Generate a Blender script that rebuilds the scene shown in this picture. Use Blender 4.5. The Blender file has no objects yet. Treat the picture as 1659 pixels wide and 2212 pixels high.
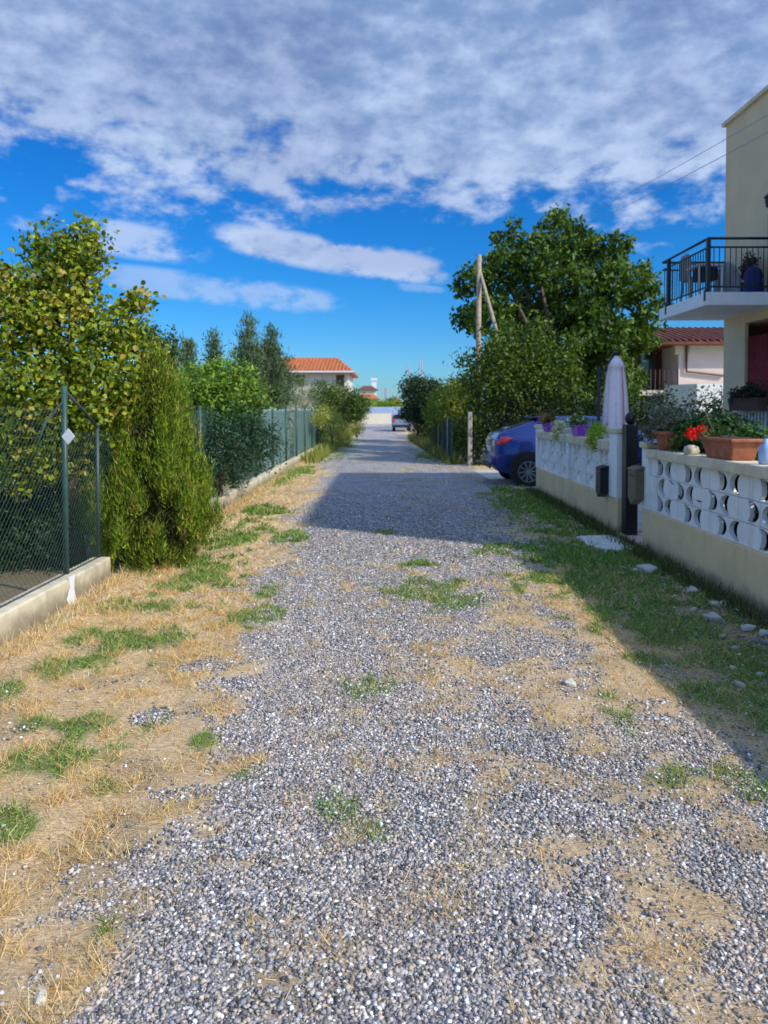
import bpy, bmesh, math, random
import numpy as np
from mathutils import Vector, Matrix, Quaternion
random.seed(7); rng = np.random.default_rng(11)
C = bpy.context.scene.collection
sc = bpy.context.scene

# ------------------------------------------------------------------ camera
EYE = Vector((0, 0, 1.6)); F = 1600.0; CX, CY = 829.5, 927.0      # optical centre: the picture is cropped low, so it lies above the middle
PITCH = math.atan(42 / F); YAW = math.atan(5.5 / F)
cam = bpy.data.cameras.new('camera'); cam_o = bpy.data.objects.new('camera', cam); C.objects.link(cam_o)
cam_o.location = EYE; cam_o.rotation_euler = (math.pi / 2 - PITCH, 0, YAW)
cam.sensor_fit = 'VERTICAL'; cam.sensor_height = 36; cam.lens = 36 * F / 2212; cam.shift_y = -(1106 - CY) / 2212
cam.clip_start = 0.05; cam.clip_end = 9000
cam.dof.use_dof = True; cam.dof.focus_distance = 3.0; cam.dof.aperture_fstop = 4.3
sc.camera = cam_o
# ------------------------------------------------------------------ sun, sky, exposure
SUN_EL = math.radians(38); SUN_DIR = Vector((0.842, -0.539, 0)).normalized() * math.cos(SUN_EL) + Vector((0, 0, math.sin(SUN_EL)))
sun = bpy.data.lights.new('sun', 'SUN'); sun.energy = 2.7; sun.angle = math.radians(0.8); sun.color = (1.0, 0.93, 0.80)
sun_o = bpy.data.objects.new('sun', sun); C.objects.link(sun_o)
sun_o.rotation_euler = SUN_DIR.to_track_quat('Z', 'Y').to_euler()
sc.view_settings.view_transform = 'Standard'; sc.view_settings.look = 'None'
sc.view_settings.exposure = 0.66; sc.view_settings.gamma = 1.0; sc.view_settings.use_curve_mapping = False

def rot_pt(px, py):
    d = Vector(((px - CX) / F, (CY - py) / F, -1.0))
    return cam_o.rotation_euler.to_matrix() @ d
def P(px, py, Y):                      # point on the sight line at distance Y along the lane
    d = rot_pt(px, py); return EYE + d * (Y / d.y)
def G(px, py, z=0.0):                  # point of the ground
    d = rot_pt(px, py); return EYE + d * ((z - EYE.z) / d.z)
def AZEL(px, py):
    d = rot_pt(px, py).normalized(); return math.atan2(d.x, d.y), math.asin(d.z)

class NT:                               # small node helper
    def __init__(s, tree): s.t = tree; s.n = tree.nodes; s.l = tree.links
    def node(s, kind, **kw):
        n = s.n.new(kind)
        for k, v in kw.items(): setattr(n, k, v)
        return n
    def put(s, sock, v):
        if v is None: return
        if isinstance(v, (int, float)): sock.default_value = v
        elif isinstance(v, (tuple, list)): sock.default_value = tuple(v) + ((1,) if len(v) == 3 and sock.type == 'RGBA' else ())
        else: s.l.new(v, sock)
    def m(s, op, a, b=None, c=None, clamp=False):
        n = s.node('ShaderNodeMath', operation=op, use_clamp=clamp)
        s.put(n.inputs[0], a); s.put(n.inputs[1], b)
        if c is not None: s.put(n.inputs[2], c)
        return n.outputs[0]
    def mix(s, f, a, b, mode='MIX'):
        n = s.node('ShaderNodeMix', data_type='RGBA', blend_type=mode)
        s.put(n.inputs[0], f); s.put(n.inputs[6], a); s.put(n.inputs[7], b); return n.outputs[2]
    def noise(s, vec, scale, detail=5, rough=0.55, dist=0.0):
        n = s.node('ShaderNodeTexNoise'); s.put(n.inputs['Vector'], vec); n.inputs['Scale'].default_value = scale
        n.inputs['Detail'].default_value = detail; n.inputs['Roughness'].default_value = rough; n.inputs['Distortion'].default_value = dist
        return n.outputs['Fac']
    def step(s, x, a, b):               # smooth step
        n = s.node('ShaderNodeMapRange', interpolation_type='SMOOTHSTEP')
        s.put(n.inputs[0], x); n.inputs[1].default_value = a; n.inputs[2].default_value = b; return n.outputs[0]
    def vmul(s, v, xyz):
        n = s.node('ShaderNodeVectorMath', operation='MULTIPLY'); s.put(n.inputs[0], v); n.inputs[1].default_value = xyz; return n.outputs[0]

world = bpy.data.worlds.new('World'); sc.world = world; world.use_nodes = True
w = NT(world.node_tree); w.n.clear()
geo = w.node('ShaderNodeTexCoord').outputs['Generated']
sep = w.node('ShaderNodeSeparateXYZ'); w.l.new(geo, sep.inputs[0]); dx, dy, dz = sep.outputs
sky = w.node('ShaderNodeTexSky', sky_type='NISHITA', sun_disc=False)
sky.sun_elevation = SUN_EL; sky.sun_rotation = math.atan2(SUN_DIR.x, SUN_DIR.y); sky.air_density = 1.0; sky.dust_density = 0.3; sky.ozone_density = 2.5
hs = w.node('ShaderNodeHueSaturation'); hs.inputs['Saturation'].default_value = 1.38; hs.inputs['Value'].default_value = 1.0
w.l.new(sky.outputs[0], hs.inputs['Color'])
az = w.m('ARCTAN2', dx, dy); el = w.m('ARCSINE', dz)
skyc = w.mix(1.0, hs.outputs[0], w.mix(w.step(el, -0.02, 0.22), (0.30, 0.54, 0.86), (0.15, 0.57, 0.90)), 'MULTIPLY')
cld = w.vmul(geo, (1.0, 1.0, 1.9))
n1 = w.noise(cld, 5.5, 7, 0.5, 0.0); n2 = w.noise(cld, 19.0, 6, 0.55, 0.0); n3 = w.noise(w.vmul(geo, (1, 1, 2)), 3.2, 3, 0.5); n4 = w.noise(w.vmul(geo, (1, 1, 1.5)), 40.0, 5, 0.6)
nn = w.m('ADD', w.m('MULTIPLY', w.m('SUBTRACT', n1, 0.5), 0.62), w.m('MULTIPLY_ADD', w.m('SUBTRACT', n2, 0.5), 0.56, w.m('MULTIPLY', w.m('SUBTRACT', n4, 0.5), 0.26)))
# edge of the cloud deck in elevation, sloping down towards the right
edge = w.m('ADD', w.m('MULTIPLY', az, -0.045), 0.310)
dck = w.m('SUBTRACT', el, edge)
deck = w.step(w.m('ADD', w.m('MULTIPLY', dck, 2.6), nn), -0.17, 0.05)
mask = w.m('MULTIPLY', deck, 0.95)
def streak(px0, py0, px1, py1, width, amt, thr=0.0):
    global mask
    (a0, e0), (a1, e1) = AZEL(px0, py0), AZEL(px1, py1)
    sl = (e1 - e0) / (a1 - a0); am = (a0 + a1) / 2; em = (e0 + e1) / 2
    u = w.m('DIVIDE', w.m('SUBTRACT', az, am), abs(a1 - a0) / 2)
    ln = w.m('ADD', w.m('MULTIPLY', w.m('SUBTRACT', az, am), sl), em)
    v = w.m('DIVIDE', w.m('SUBTRACT', el, ln), width)
    r = w.m('ADD', w.m('POWER', w.m('ABSOLUTE', u), 4.0), w.m('MULTIPLY', v, v))
    k = w.m('SUBTRACT', 1.0, r)
    s = w.step(w.m('ADD', w.m('MULTIPLY', k, 0.075), w.m('ADD', nn, thr)), -0.05, 0.13)
    mask = w.m('MAXIMUM', mask, w.m('MULTIPLY', w.m('MULTIPLY', s, w.step(k, -0.6, 0.5)), amt))
streak(-150, 430, 440, 545, 0.021, 0.75)
streak(470, 505, 965, 590, 0.021, 0.95, 0.05)
streak(660, 432, 900, 440, 0.017, 0.8, 0.03)
streak(200, 590, 730, 655, 0.018, 0.5, 0.03)
streak(850, 618, 960, 628, 0.006, 0.35, 0.05)
hi = w.step(w.m('ADD', w.m('MULTIPLY', w.m('ADD', w.m('SUBTRACT', n2, 0.5), w.m('MULTIPLY', w.m('SUBTRACT', n4, 0.5), 0.35)), 0.85), w.m('MULTIPLY', dck, -0.9)), -0.30, 0.20)
ccol = w.mix(hi, (1.35, 2.15, 3.85), (3.5, 4.35, 6.0))
ccol = w.mix(w.step(n3, 0.42, 0.62), ccol, w.mix(1.0, ccol, (0.80, 0.80, 0.86), 'MULTIPLY'))
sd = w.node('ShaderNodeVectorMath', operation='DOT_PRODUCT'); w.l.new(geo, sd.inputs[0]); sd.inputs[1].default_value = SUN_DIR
fill_halo = w.m('MULTIPLY_ADD', w.m('POWER', w.m('MAXIMUM', sd.outputs['Value'], 0.0), 2.0), 2.2, 1.0)   # clouds brightened towards the sun, out of view, to add fill
ccol = w.mix(1.0, ccol, fill_halo, 'MULTIPLY')
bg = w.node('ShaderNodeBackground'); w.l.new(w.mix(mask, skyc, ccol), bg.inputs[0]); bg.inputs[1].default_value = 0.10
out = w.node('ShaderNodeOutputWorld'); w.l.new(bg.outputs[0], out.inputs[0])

# ------------------------------------------------------------------ helpers
def tag(o, label=None, cat=None, group=None, kind=None):
    if label: o['label'] = label
    if cat: o['category'] = cat
    if group: o['group'] = group
    if kind: o['kind'] = kind
    return o
def empty(name, loc, label, cat, group=None, rz=0):
    o = bpy.data.objects.new(name, None); C.objects.link(o); o.location = loc; o.rotation_euler.z = rz
    return tag(o, label, cat, group)
def link_mesh(name, me, mat=None, parent=None, smooth=False):
    o = bpy.data.objects.new(name, me); C.objects.link(o)
    if mat: me.materials.append(mat)
    if smooth: me.polygons.foreach_set('use_smooth', [True] * len(me.polygons))
    if parent: o.parent = parent; o.matrix_parent_inverse = Matrix.Identity(4)
    return o
class MB:
    """collects shapes in world coordinates; obj() moves them to the parent's frame"""
    def __init__(s): s.v = []; s.f = []
    def add(s, vs, fs):
        k = len(s.v); s.v += [tuple(v) for v in vs]; s.f += [tuple(k + i for i in f) for f in fs]; return s
    def box(s, x0, x1, y0, y1, z0, z1):
        return s.add([(x0,y0,z0),(x1,y0,z0),(x1,y1,z0),(x0,y1,z0),(x0,y0,z1),(x1,y0,z1),(x1,y1,z1),(x0,y1,z1)],
                     [(0,3,2,1),(4,5,6,7),(0,1,5,4),(1,2,6,5),(2,3,7,6),(3,0,4,7)])
    def frustum(s, c, a, b, h, a2, b2):
        x, y, z = c
        return s.add([(x-a,y-b,z),(x+a,y-b,z),(x+a,y+b,z),(x-a,y+b,z),(x-a2,y-b2,z+h),(x+a2,y-b2,z+h),(x+a2,y+b2,z+h),(x-a2,y+b2,z+h)],
                     [(0,3,2,1),(4,5,6,7),(0,1,5,4),(1,2,6,5),(2,3,7,6),(3,0,4,7)])
    def tube(s, pts, rs, n=8, cap=True):
        pts = [Vector(p) for p in pts]
        if not isinstance(rs, (list, tuple)): rs = [rs] * len(pts)
        vs = []; fs = []; ref = None
        for i, p in enumerate(pts):
            t = (pts[min(i+1, len(pts)-1)] - pts[max(i-1, 0)]).normalized()
            if ref is None: ref = Vector((1, 0, 0)) if abs(t.x) < 0.8 else Vector((0, 1, 0))
            a = t.cross(ref).normalized(); b = t.cross(a).normalized(); ref = b.cross(t) * -1 if False else ref
            for k in range(n):
                q = 2 * math.pi * k / n + (math.pi / 4 if n == 4 else 0)
                vs.append(p + (a * math.cos(q) + b * math.sin(q)) * rs[i])
        for i in range(len(pts) - 1):
            for k in range(n):
                fs.append((i*n+k, i*n+(k+1) % n, (i+1)*n+(k+1) % n, (i+1)*n+k))
        if cap: fs.append(tuple(range(n))[::-1]); fs.append(tuple((len(pts)-1)*n+k for k in range(n)))
        return s.add(vs, fs)
    def lathe(s, c, prof, n=20, wav=0.0, k_w=8):
        vs = []; fs = []
        for (r, z) in prof:
            for k in range(n):
                q = 2 * math.pi * k / n; rr = r * (1 + wav * math.cos(k_w * q))
                vs.append((c[0] + rr * math.cos(q), c[1] + rr * math.sin(q), c[2] + z))
        for i in range(len(prof) - 1):
            for k in range(n): fs.append((i*n+k, i*n+(k+1) % n, (i+1)*n+(k+1) % n, (i+1)*n+k))
        fs.append(tuple(range(n))[::-1]); fs.append(tuple((len(prof)-1)*n+k for k in range(n)))
        return s.add(vs, fs)
    def poly(s, pts, axis, a0, a1):      # prism: 2-D outline extruded along an axis
        n = len(pts)
        def mk(p, a): return {'x': (a, p[0], p[1]), 'y': (p[0], a, p[1]), 'z': (p[0], p[1], a)}[axis]
        return s.add([mk(p, a0) for p in pts] + [mk(p, a1) for p in pts],
                     [tuple(range(n))[::-1], tuple(range(n, 2*n))] + [(i, (i+1) % n, n+(i+1) % n, n+i) for i in range(n)])
    def obj(s, name, mat, parent=None, smooth=False, bevel=0.0, sub=0):
        off = Vector((0, 0, 0))
        if parent:
            q = parent
            while q: off += q.location; q = q.parent
        me = bpy.data.meshes.new(name); me.from_pydata([tuple(Vector(v) - off) for v in s.v], [], s.f); me.update()
        bm = bmesh.new(); bm.from_mesh(me); bmesh.ops.recalc_face_normals(bm, faces=bm.faces); bm.to_mesh(me); bm.free()
        o = link_mesh(name, me, mat, parent, smooth)
        if bevel:
            m = o.modifiers.new('b', 'BEVEL'); m.width = bevel; m.segments = 2; m.limit_method = 'ANGLE'
        if sub:
            m = o.modifiers.new('s', 'SUBSURF'); m.levels = sub; m.render_levels = sub
        return o
def box(x0, x1, y0, y1, z0, z1): return MB().box(x0, x1, y0, y1, z0, z1)

def surf(name, col, rough=0.8, var=0.0, scale=4.0, bump=0.0, bscale=60.0, metal=0.0, col2=None, coat=0.0, spec=0.5, streaks=0.0, dirt=0.0):
    m = bpy.data.materials.new(name); m.use_nodes = True; t = NT(m.node_tree); b = t.n['Principled BSDF']
    pos = t.node('ShaderNodeNewGeometry').outputs['Position']
    c = col
    if var or col2:
        f = t.noise(pos, scale, 6, 0.6)
        f = t.step(f, 0.32, 0.68)
        lo = tuple(x * (1 - var) for x in col); hi = col2 or tuple(min(1, x * (1 + var)) for x in col)
        c = t.mix(f, lo, hi)
    if streaks:
        s = t.noise(t.vmul(pos, (9, 9, 0.6)), 1.0, 5, 0.6)
        c = t.mix(t.m('MULTIPLY', t.step(s, 0.52, 0.75), streaks), c if not isinstance(c, tuple) else c, tuple(x * 0.45 for x in col))
    if dirt:
        sp = t.node('ShaderNodeSeparateXYZ'); t.l.new(pos, sp.inputs[0])
        z = t.m('ADD', sp.outputs[2], t.m('MULTIPLY', t.noise(pos, 7, 5, 0.65), -0.22))
        c = t.mix(t.m('MULTIPLY', t.m('SUBTRACT', 1.0, t.step(z, -0.10, 0.10)), dirt), c, (0.16, 0.12, 0.07))
    t.put(b.inputs['Base Color'], c)
    b.inputs['Roughness'].default_value = rough; b.inputs['Metallic'].default_value = metal
    b.inputs['Coat Weight'].default_value = coat; b.inputs['Specular IOR Level'].default_value = spec
    if bump:
        bn = t.node('ShaderNodeBump'); bn.inputs['Strength'].default_value = bump; bn.inputs['Distance'].default_value = 0.01
        t.l.new(t.noise(pos, bscale, 6, 0.6), bn.inputs['Height']); t.l.new(bn.outputs[0], b.inputs['Normal'])
    return m
def leafmat(name, rough=0.5, trans=0.3, spec=0.35):
    m = bpy.data.materials.new(name); m.use_nodes = True; t = NT(m.node_tree); b = t.n['Principled BSDF']
    a = t.node('ShaderNodeAttribute', attribute_name='Col').outputs['Color']
    t.l.new(a, b.inputs['Base Color']); b.inputs['Roughness'].default_value = rough; b.inputs['Specular IOR Level'].default_value = spec
    tr = t.node('ShaderNodeBsdfTranslucent'); t.l.new(t.mix(1.0, a, (1.15, 1.2, 0.6), 'MULTIPLY'), tr.inputs[0])
    mx = t.node('ShaderNodeMixShader'); mx.inputs[0].default_value = trans
    t.l.new(b.outputs[0], mx.inputs[1]); t.l.new(tr.outputs[0], mx.inputs[2]); t.l.new(mx.outputs[0], t.n['Material Output'].inputs[0])
    return m

M = {}
M['leaf'] = leafmat('leaf_surface'); M['needle'] = leafmat('needle_surface', 0.6, 0.22, 0.2); M['grass'] = leafmat('grass_surface', 0.6, 0.25, 0.2)
M['stone'] = leafmat('pebble_surface', 0.75, 0.0, 0.4)
M['petal'] = leafmat('petal_surface', 0.6, 0.3, 0.2)
M['bark'] = surf('bark', (0.12, 0.085, 0.06), 0.9, 0.4, 9, 0.8, 30)
M['white'] = surf('white_block_paint', (0.90, 0.90, 0.88), 0.75, 0.05, 5, 0.25, 70, streaks=0.32)
M['beige'] = surf('beige_render', (0.84, 0.63, 0.36), 0.9, 0.08, 2.4, 0.35, 90, streaks=0.18, dirt=0.9)
M['cap'] = surf('coping_concrete', (0.72, 0.62, 0.44), 0.85, 0.14, 6, 0.3, 80, streaks=0.2)
M['kerb'] = surf('kerb_concrete', (0.58, 0.51, 0.36), 0.9, 0.22, 4, 0.5, 60, streaks=0.35, dirt=0.8)
M['house'] = surf('house_render', (0.76, 0.58, 0.37), 0.9, 0.06, 1.2, 0.25, 60, streaks=0.12)
M['slabwhite'] = surf('balcony_paint', (0.82, 0.84, 0.85), 0.8, 0.05, 3, 0.1, 50, streaks=0.2)
M['black'] = surf('black_metal', (0.012, 0.012, 0.016), 0.35, metal=0.2)
M['rail'] = surf('railing_paint', (0.028, 0.030, 0.040), 0.45, metal=0.2)
M['greenpost'] = surf('green_coating', (0.03, 0.085, 0.07), 0.5, 0.25, 12, streaks=0.3)
M['wire'] = surf('green_wire', (0.02, 0.07, 0.055), 0.6)
M['darkwire'] = surf('dark_strut', (0.045, 0.06, 0.07), 0.5)
M['terracotta'] = surf('terracotta', (0.40, 0.13, 0.06), 0.8, 0.2, 12, 0.2, 120, streaks=0.25)
M['purple'] = surf('purple_plastic', (0.30, 0.04, 0.52), 0.35)
M['red_curtain'] = surf('red_curtain', (0.22, 0.012, 0.015), 0.85, 0.3, 6)
M['dark'] = surf('dark_room', (0.02, 0.016, 0.015), 0.9)
M['picket'] = surf('white_picket_paint', (0.8, 0.82, 0.80), 0.5)
M['tile_old'] = surf('old_roof_tile', (0.17, 0.055, 0.035), 0.85, 0.35, 5, 0.3, 40)
M['tile_new'] = surf('orange_roof_tile', (0.48, 0.15, 0.045), 0.8, 0.25, 3, 0.3, 40)
M['cream'] = surf('cream_render', (0.68, 0.62, 0.50), 0.9, 0.05, 1.0)
M['pinkwall'] = surf('pink_white_render', (0.72, 0.58, 0.50), 0.9, 0.05, 1.5)
M['whitewall'] = surf('white_render', (0.74, 0.76, 0.76), 0.85, 0.04, 1.5)
M['winglass'] = surf('window_glass', (0.03, 0.045, 0.06), 0.08, spec=0.8)
M['brown'] = surf('brown_paint', (0.10, 0.045, 0.03), 0.7)
M['pole'] = surf('grey_wood_pole', (0.36, 0.29, 0.21), 0.85, 0.25, 8, 0.4, 50, streaks=0.3)
M['conc_post'] = surf('concrete_post', (0.40, 0.36, 0.29), 0.85, 0.15, 8, 0.3, 60)
M['pinktile'] = surf('pink_step_tile', (0.62, 0.43, 0.36), 0.7, 0.08, 8)
M['slab'] = surf('pale_stone_slab', (0.66, 0.66, 0.60), 0.8, 0.1, 7, 0.3, 60)
M['concrete'] = surf('drive_concrete', (0.50, 0.47, 0.41), 0.85, 0.15, 2.5, 0.3, 40)
M['rock'] = surf('limestone_rock', (0.52, 0.49, 0.40), 0.85, 0.25, 14, 0.8, 50)
M['umbrella'] = surf('pale_pink_canvas', (0.97, 0.80, 0.82), 0.85, 0.05, 20)
M['umb_stripe'] = surf('faded_red_stripe', (0.66, 0.30, 0.32), 0.85)
M['blue_paint'] = surf('blue_car_paint', (0.007, 0.035, 0.24), 0.30, metal=0.3, coat=1.0)
M['carglass'] = surf('car_glass', (0.012, 0.018, 0.024), 0.05, spec=0.9)
M['tyre'] = surf('tyre_rubber', (0.015, 0.015, 0.016), 0.8)
M['rim'] = surf('alloy_rim', (0.30, 0.30, 0.32), 0.35, metal=0.8)
M['tail'] = surf('red_lamp', (0.9, 0.015, 0.03), 0.15, coat=1.0)
M['tailclear'] = surf('clear_lamp', (0.65, 0.60, 0.58), 0.15, coat=1.0)
M['trim'] = surf('black_trim', (0.015, 0.016, 0.02), 0.6)
M['plate'] = surf('number_plate', (0.7, 0.7, 0.66), 0.5)
M['mailbox_brown'] = surf('olive_mailbox', (0.15, 0.12, 0.065), 0.45, 0.15, 10)
M['bluebag'] = surf('blue_fabric', (0.012, 0.02, 0.14), 0.8, 0.2, 15)
M['greyfab'] = surf('grey_fabric', (0.30, 0.29, 0.28), 0.9, 0.1, 8)
M['whiteplastic'] = surf('white_plastic', (0.66, 0.68, 0.70), 0.5)
M['paleblue'] = surf('pale_blue_cloth', (0.35, 0.47, 0.66), 0.85, 0.1, 10)
M['vanblue'] = surf('grey_blue_paint', (0.22, 0.30, 0.42), 0.3, coat=0.8)
M['farlav'] = surf('galvanised_mast', (0.45, 0.42, 0.55), 0.7)
M['copper'] = surf('brown_downpipe', (0.12, 0.06, 0.05), 0.5)
M['soilpot'] = surf('potting_soil', (0.04, 0.03, 0.02), 0.95)

# value noise in numpy -------------------------------------------------
_tab = rng.random((256, 256))
def vnoise(x, y):
    xi = np.floor(x).astype(int); yi = np.floor(y).astype(int); fx = x - xi; fy = y - yi
    fx = fx*fx*(3-2*fx); fy = fy*fy*(3-2*fy)
    g = lambda a, b: _tab[a % 256, b % 256]
    return (g(xi,yi)*(1-fx)+g(xi+1,yi)*fx)*(1-fy)+(g(xi,yi+1)*(1-fx)+g(xi+1,yi+1)*fx)*fy
def fbm(x, y, s=1.0, o=4):
    r = 0; a = 0.5; t = 0
    for i in range(o): r = r + a*vnoise(x*s + 17.3*i, y*s + 5.1*i); t += a; a *= 0.55; s *= 2.1
    return r / t
def sstep(x, a, b):
    t = np.clip((x - a) / (b - a), 0, 1); return t*t*(3-2*t)

# instanced-by-numpy geometry -----------------------------------------
def rot_mats(dirs, spin):
    """matrices whose z column is dirs, spun about it"""
    z = dirs / np.linalg.norm(dirs, axis=1, keepdims=True)
    ref = np.where(np.abs(z[:, 2:3]) < 0.9, np.array([[0, 0, 1.0]]), np.array([[1.0, 0, 0]]))
    x = np.cross(ref, z); x /= np.linalg.norm(x, axis=1, keepdims=True); y = np.cross(z, x)
    c, s = np.cos(spin)[:, None], np.sin(spin)[:, None]
    return np.stack([x*c + y*s, -x*s + y*c, z], axis=2)
T_LEAF = (np.array([(0,0,0),(.34,.42,.10),(-.34,.42,.10),(0,1,-.10)], float), np.array([(0,1,3),(0,3,2)]))
T_HEX = (np.array([(0,0,0),(.36,.30,.10),(.33,.70,.06),(0,1,-.12),(-.33,.70,.06),(-.36,.30,.10)], float), np.array([(0,1,2),(0,2,3),(0,3,4),(0,4,5)]))
T_BLADE = (np.array([(-.5,0,0),(.5,0,0),(0,0,1)], float), np.array([(0,1,2)]))
T_BLADE2 = (np.array([(-.5,0,0),(.5,0,0),(.35,.12,.55),(-.35,.12,.55),(0,.35,1)], float), np.array([(0,1,2),(0,2,3),(3,2,4)]))
T_OCT = (np.array([(1,0,0),(0,1,0),(-1,0,0),(0,-1,0),(0,0,1),(0,0,-1)], float),
         np.array([(0,1,4),(1,2,4),(2,3,4),(3,0,4),(1,0,5),(2,1,5),(3,2,5),(0,3,5)]))
def ico():
    bm = bmesh.new(); bmesh.ops.create_icosphere(bm, subdivisions=1, radius=1)
    v = np.array([tuple(x.co) for x in bm.verts]); f = np.array([[q.index for q in p.verts] for p in bm.faces]); bm.free(); return v, f
T_ICO = ico()
def tile(name, T, pos, mats, scl, col, mat, parent=None, jitter=0.0, smooth=False, kind=None):
    tv, tf = T; n = len(pos); k = len(tv)
    L = np.broadcast_to(tv[None], (n, k, 3)).copy()
    if jitter: L *= (1 + (rng.random((n, k, 1)) - 0.5) * jitter)
    L = L * scl[:, None, :]
    V = np.einsum('nij,nkj->nki', mats, L) + pos[:, None, :]
    off = np.zeros(3)
    if parent: off = np.array(tuple(parent.location))
    V = (V - off).reshape(-1, 3).astype(np.float32)
    Fc = (tf[None] + (np.arange(n) * k)[:, None, None]).reshape(-1, 3).astype(np.int32)
    me = bpy.data.meshes.new(name)
    me.vertices.add(len(V)); me.vertices.foreach_set('co', V.ravel())
    me.loops.add(Fc.size); me.loops.foreach_set('vertex_index', Fc.ravel())
    me.polygons.add(len(Fc)); me.polygons.foreach_set('loop_start', np.arange(0, Fc.size, 3, dtype=np.int32))
    me.update(calc_edges=True)
    a = me.color_attributes.new('Col', 'FLOAT_COLOR', 'POINT')
    cc = np.ones((n, k, 4), np.float32); cc[:, :, :3] = np.clip(col, 0, 1)[:, None, :]
    a.data.foreach_set('color', cc.ravel())
    o = link_mesh(name, me, mat, parent, smooth)
    if kind: o['kind'] = kind
    return o
GAIN = 1.0
def palette(n, cols, jit=0.18):
    cols = np.array(cols, float) * GAIN; a = rng.integers(0, len(cols), n); b = rng.integers(0, len(cols), n); t = rng.random((n, 1))
    c = cols[a]*(1-t) + cols[b]*t
    return c * (1 + (rng.random((n, 1)) - 0.5) * 2 * jit)
def unit(n):
    v = rng.normal(size=(n, 3)); return v / np.linalg.norm(v, axis=1, keepdims=True)

def crown(name, blobs, clumps, per, spread, size, cols, parent, mat='leaf', droop=0.3, fill=0.55, aspect=0.8, template=T_LEAF, up=0.0, jit=0.22, shift_cols=None, zs=0.75):
    """blobs: (x,y,z,rx,ry,rz); clumps of leaves spread through and over them"""
    vol = np.array([b[3]*b[4]+b[4]*b[5]+b[3]*b[5] for b in blobs]); vol = vol / vol.sum()
    pick = rng.choice(len(blobs), clumps, p=vol); B = np.array(blobs, float)[pick]
    d = unit(clumps); r = fill + (1 - fill) * rng.random((clumps, 1)) ** 0.6
    r *= 1 + 0.16 * rng.normal(size=(clumps, 1))
    cc = B[:, :3] + d * B[:, 3:] * r
    n = clumps * per; ci = np.repeat(np.arange(clumps), per)
    csz = spread * (0.6 + 0.9 * rng.random(clumps))
    pos = cc[ci] + rng.normal(size=(n, 3)) * csz[ci][:, None] * np.array([1, 1, zs])
    pos[:, 2] = np.maximum(pos[:, 2], 0.03)
    dirs = unit(n) + 0.6 * d[ci]; dirs[:, 2] += up
    s = size * (0.6 + 0.8 * rng.random(n))
    mats = rot_mats(dirs, rng.random(n) * 6.28)
    colr = palette(n, cols, jit) * (1 + (rng.random(clumps) - 0.5)[ci][:, None] * 0.5)
    if shift_cols is not None:
        m = rng.random(clumps)[ci] < shift_cols[1]; colr[m] = palette(int(m.sum()), shift_cols[0], jit)
    if template is T_LEAF: scl = np.stack([s*aspect, s, s], 1)
    else: scl = np.stack([s*aspect, s*aspect, s], 1)
    o = tile(name, template, pos, mats, scl, colr, M[mat], parent)
    o['kind'] = 'stuff'
    return o
def blob(px, py, Y, rpx, ry=None, rz=None):
    p = P(px, py, Y); r = rpx * Y / F
    return (p.x, p.y, p.z, r, (ry if ry else r), (rz * Y / F if rz else r))
def limbs(base, tops, r0, parent, seed=0, height=None, bark='bark'):
    rd = random.Random(seed); b = Vector(base); mb = MB()
    top = Vector(tops[0]); fork = b + Vector(((top.x-b.x)*0.25, (top.y-b.y)*0.25, height or (top.z-b.z)*0.4))
    mid = (b + fork)/2 + Vector((rd.uniform(-.05,.05), rd.uniform(-.05,.05), 0))
    mb.tube([b, mid, fork], [r0*1.25, r0, r0*0.85], 10)
    for t in tops:
        t = Vector(t); m = fork.lerp(t, 0.5) + Vector((rd.uniform(-.15,.15), rd.uniform(-.15,.15), rd.uniform(-.1,.25)))
        mb.tube([fork - Vector((0, 0, 0.05)), m, t], [r0*0.6, r0*0.38, r0*0.12], 7)
        for k in range(3):
            q = m.lerp(t, rd.uniform(0.1, 0.8)); e = q + Vector((rd.uniform(-1, 1), rd.uniform(-1, 1), rd.uniform(0, 0.9))) * (t-fork).length * 0.16
            mb.tube([q, e], [r0*0.22, r0*0.06], 5)
    return mb.obj('trunk', M[bark], parent, smooth=True)

# ------------------------------------------------------------------ ground
LY = [1.0, 1.7, 2.35, 3.0, 4.0, 5.3, 6.9, 9.6, 17.7, 22.4, 47, 62, 66, 5000]
LX = [-1.0, -.92, -.88, -.80, -.90, -.92, -1.04, -1.18, -1.6, -1.9, -1.9, -1.9, -30, -30]
RY = [1.0, 2.4, 3.1, 4.0, 5.3, 6.9, 8.8, 12.5, 14.3, 21, 25, 34, 50, 62, 66, 5000]
RX = [3.2, 2.6, 1.75, 1.40, 1.30, 1.45, 1.55, 2.3, 2.7, 2.6, 1.7, 1.3, 1.1, 1.1, 40, 40]
def lane_left(y): return np.interp(y, LY, LX)
def lane_right(y): return np.interp(y, RY, RX)
def patches(lst):
    o = []
    for (px, py, rx, ry) in lst:
        c = G(px, py); a = G(px, py - ry); b = G(px, py + ry); d = rot_pt(px, py); depth = c.y / d.y
        o.append((c.x, c.y, rx * depth / F, abs(a.y - b.y) / 2))
    return o
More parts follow.
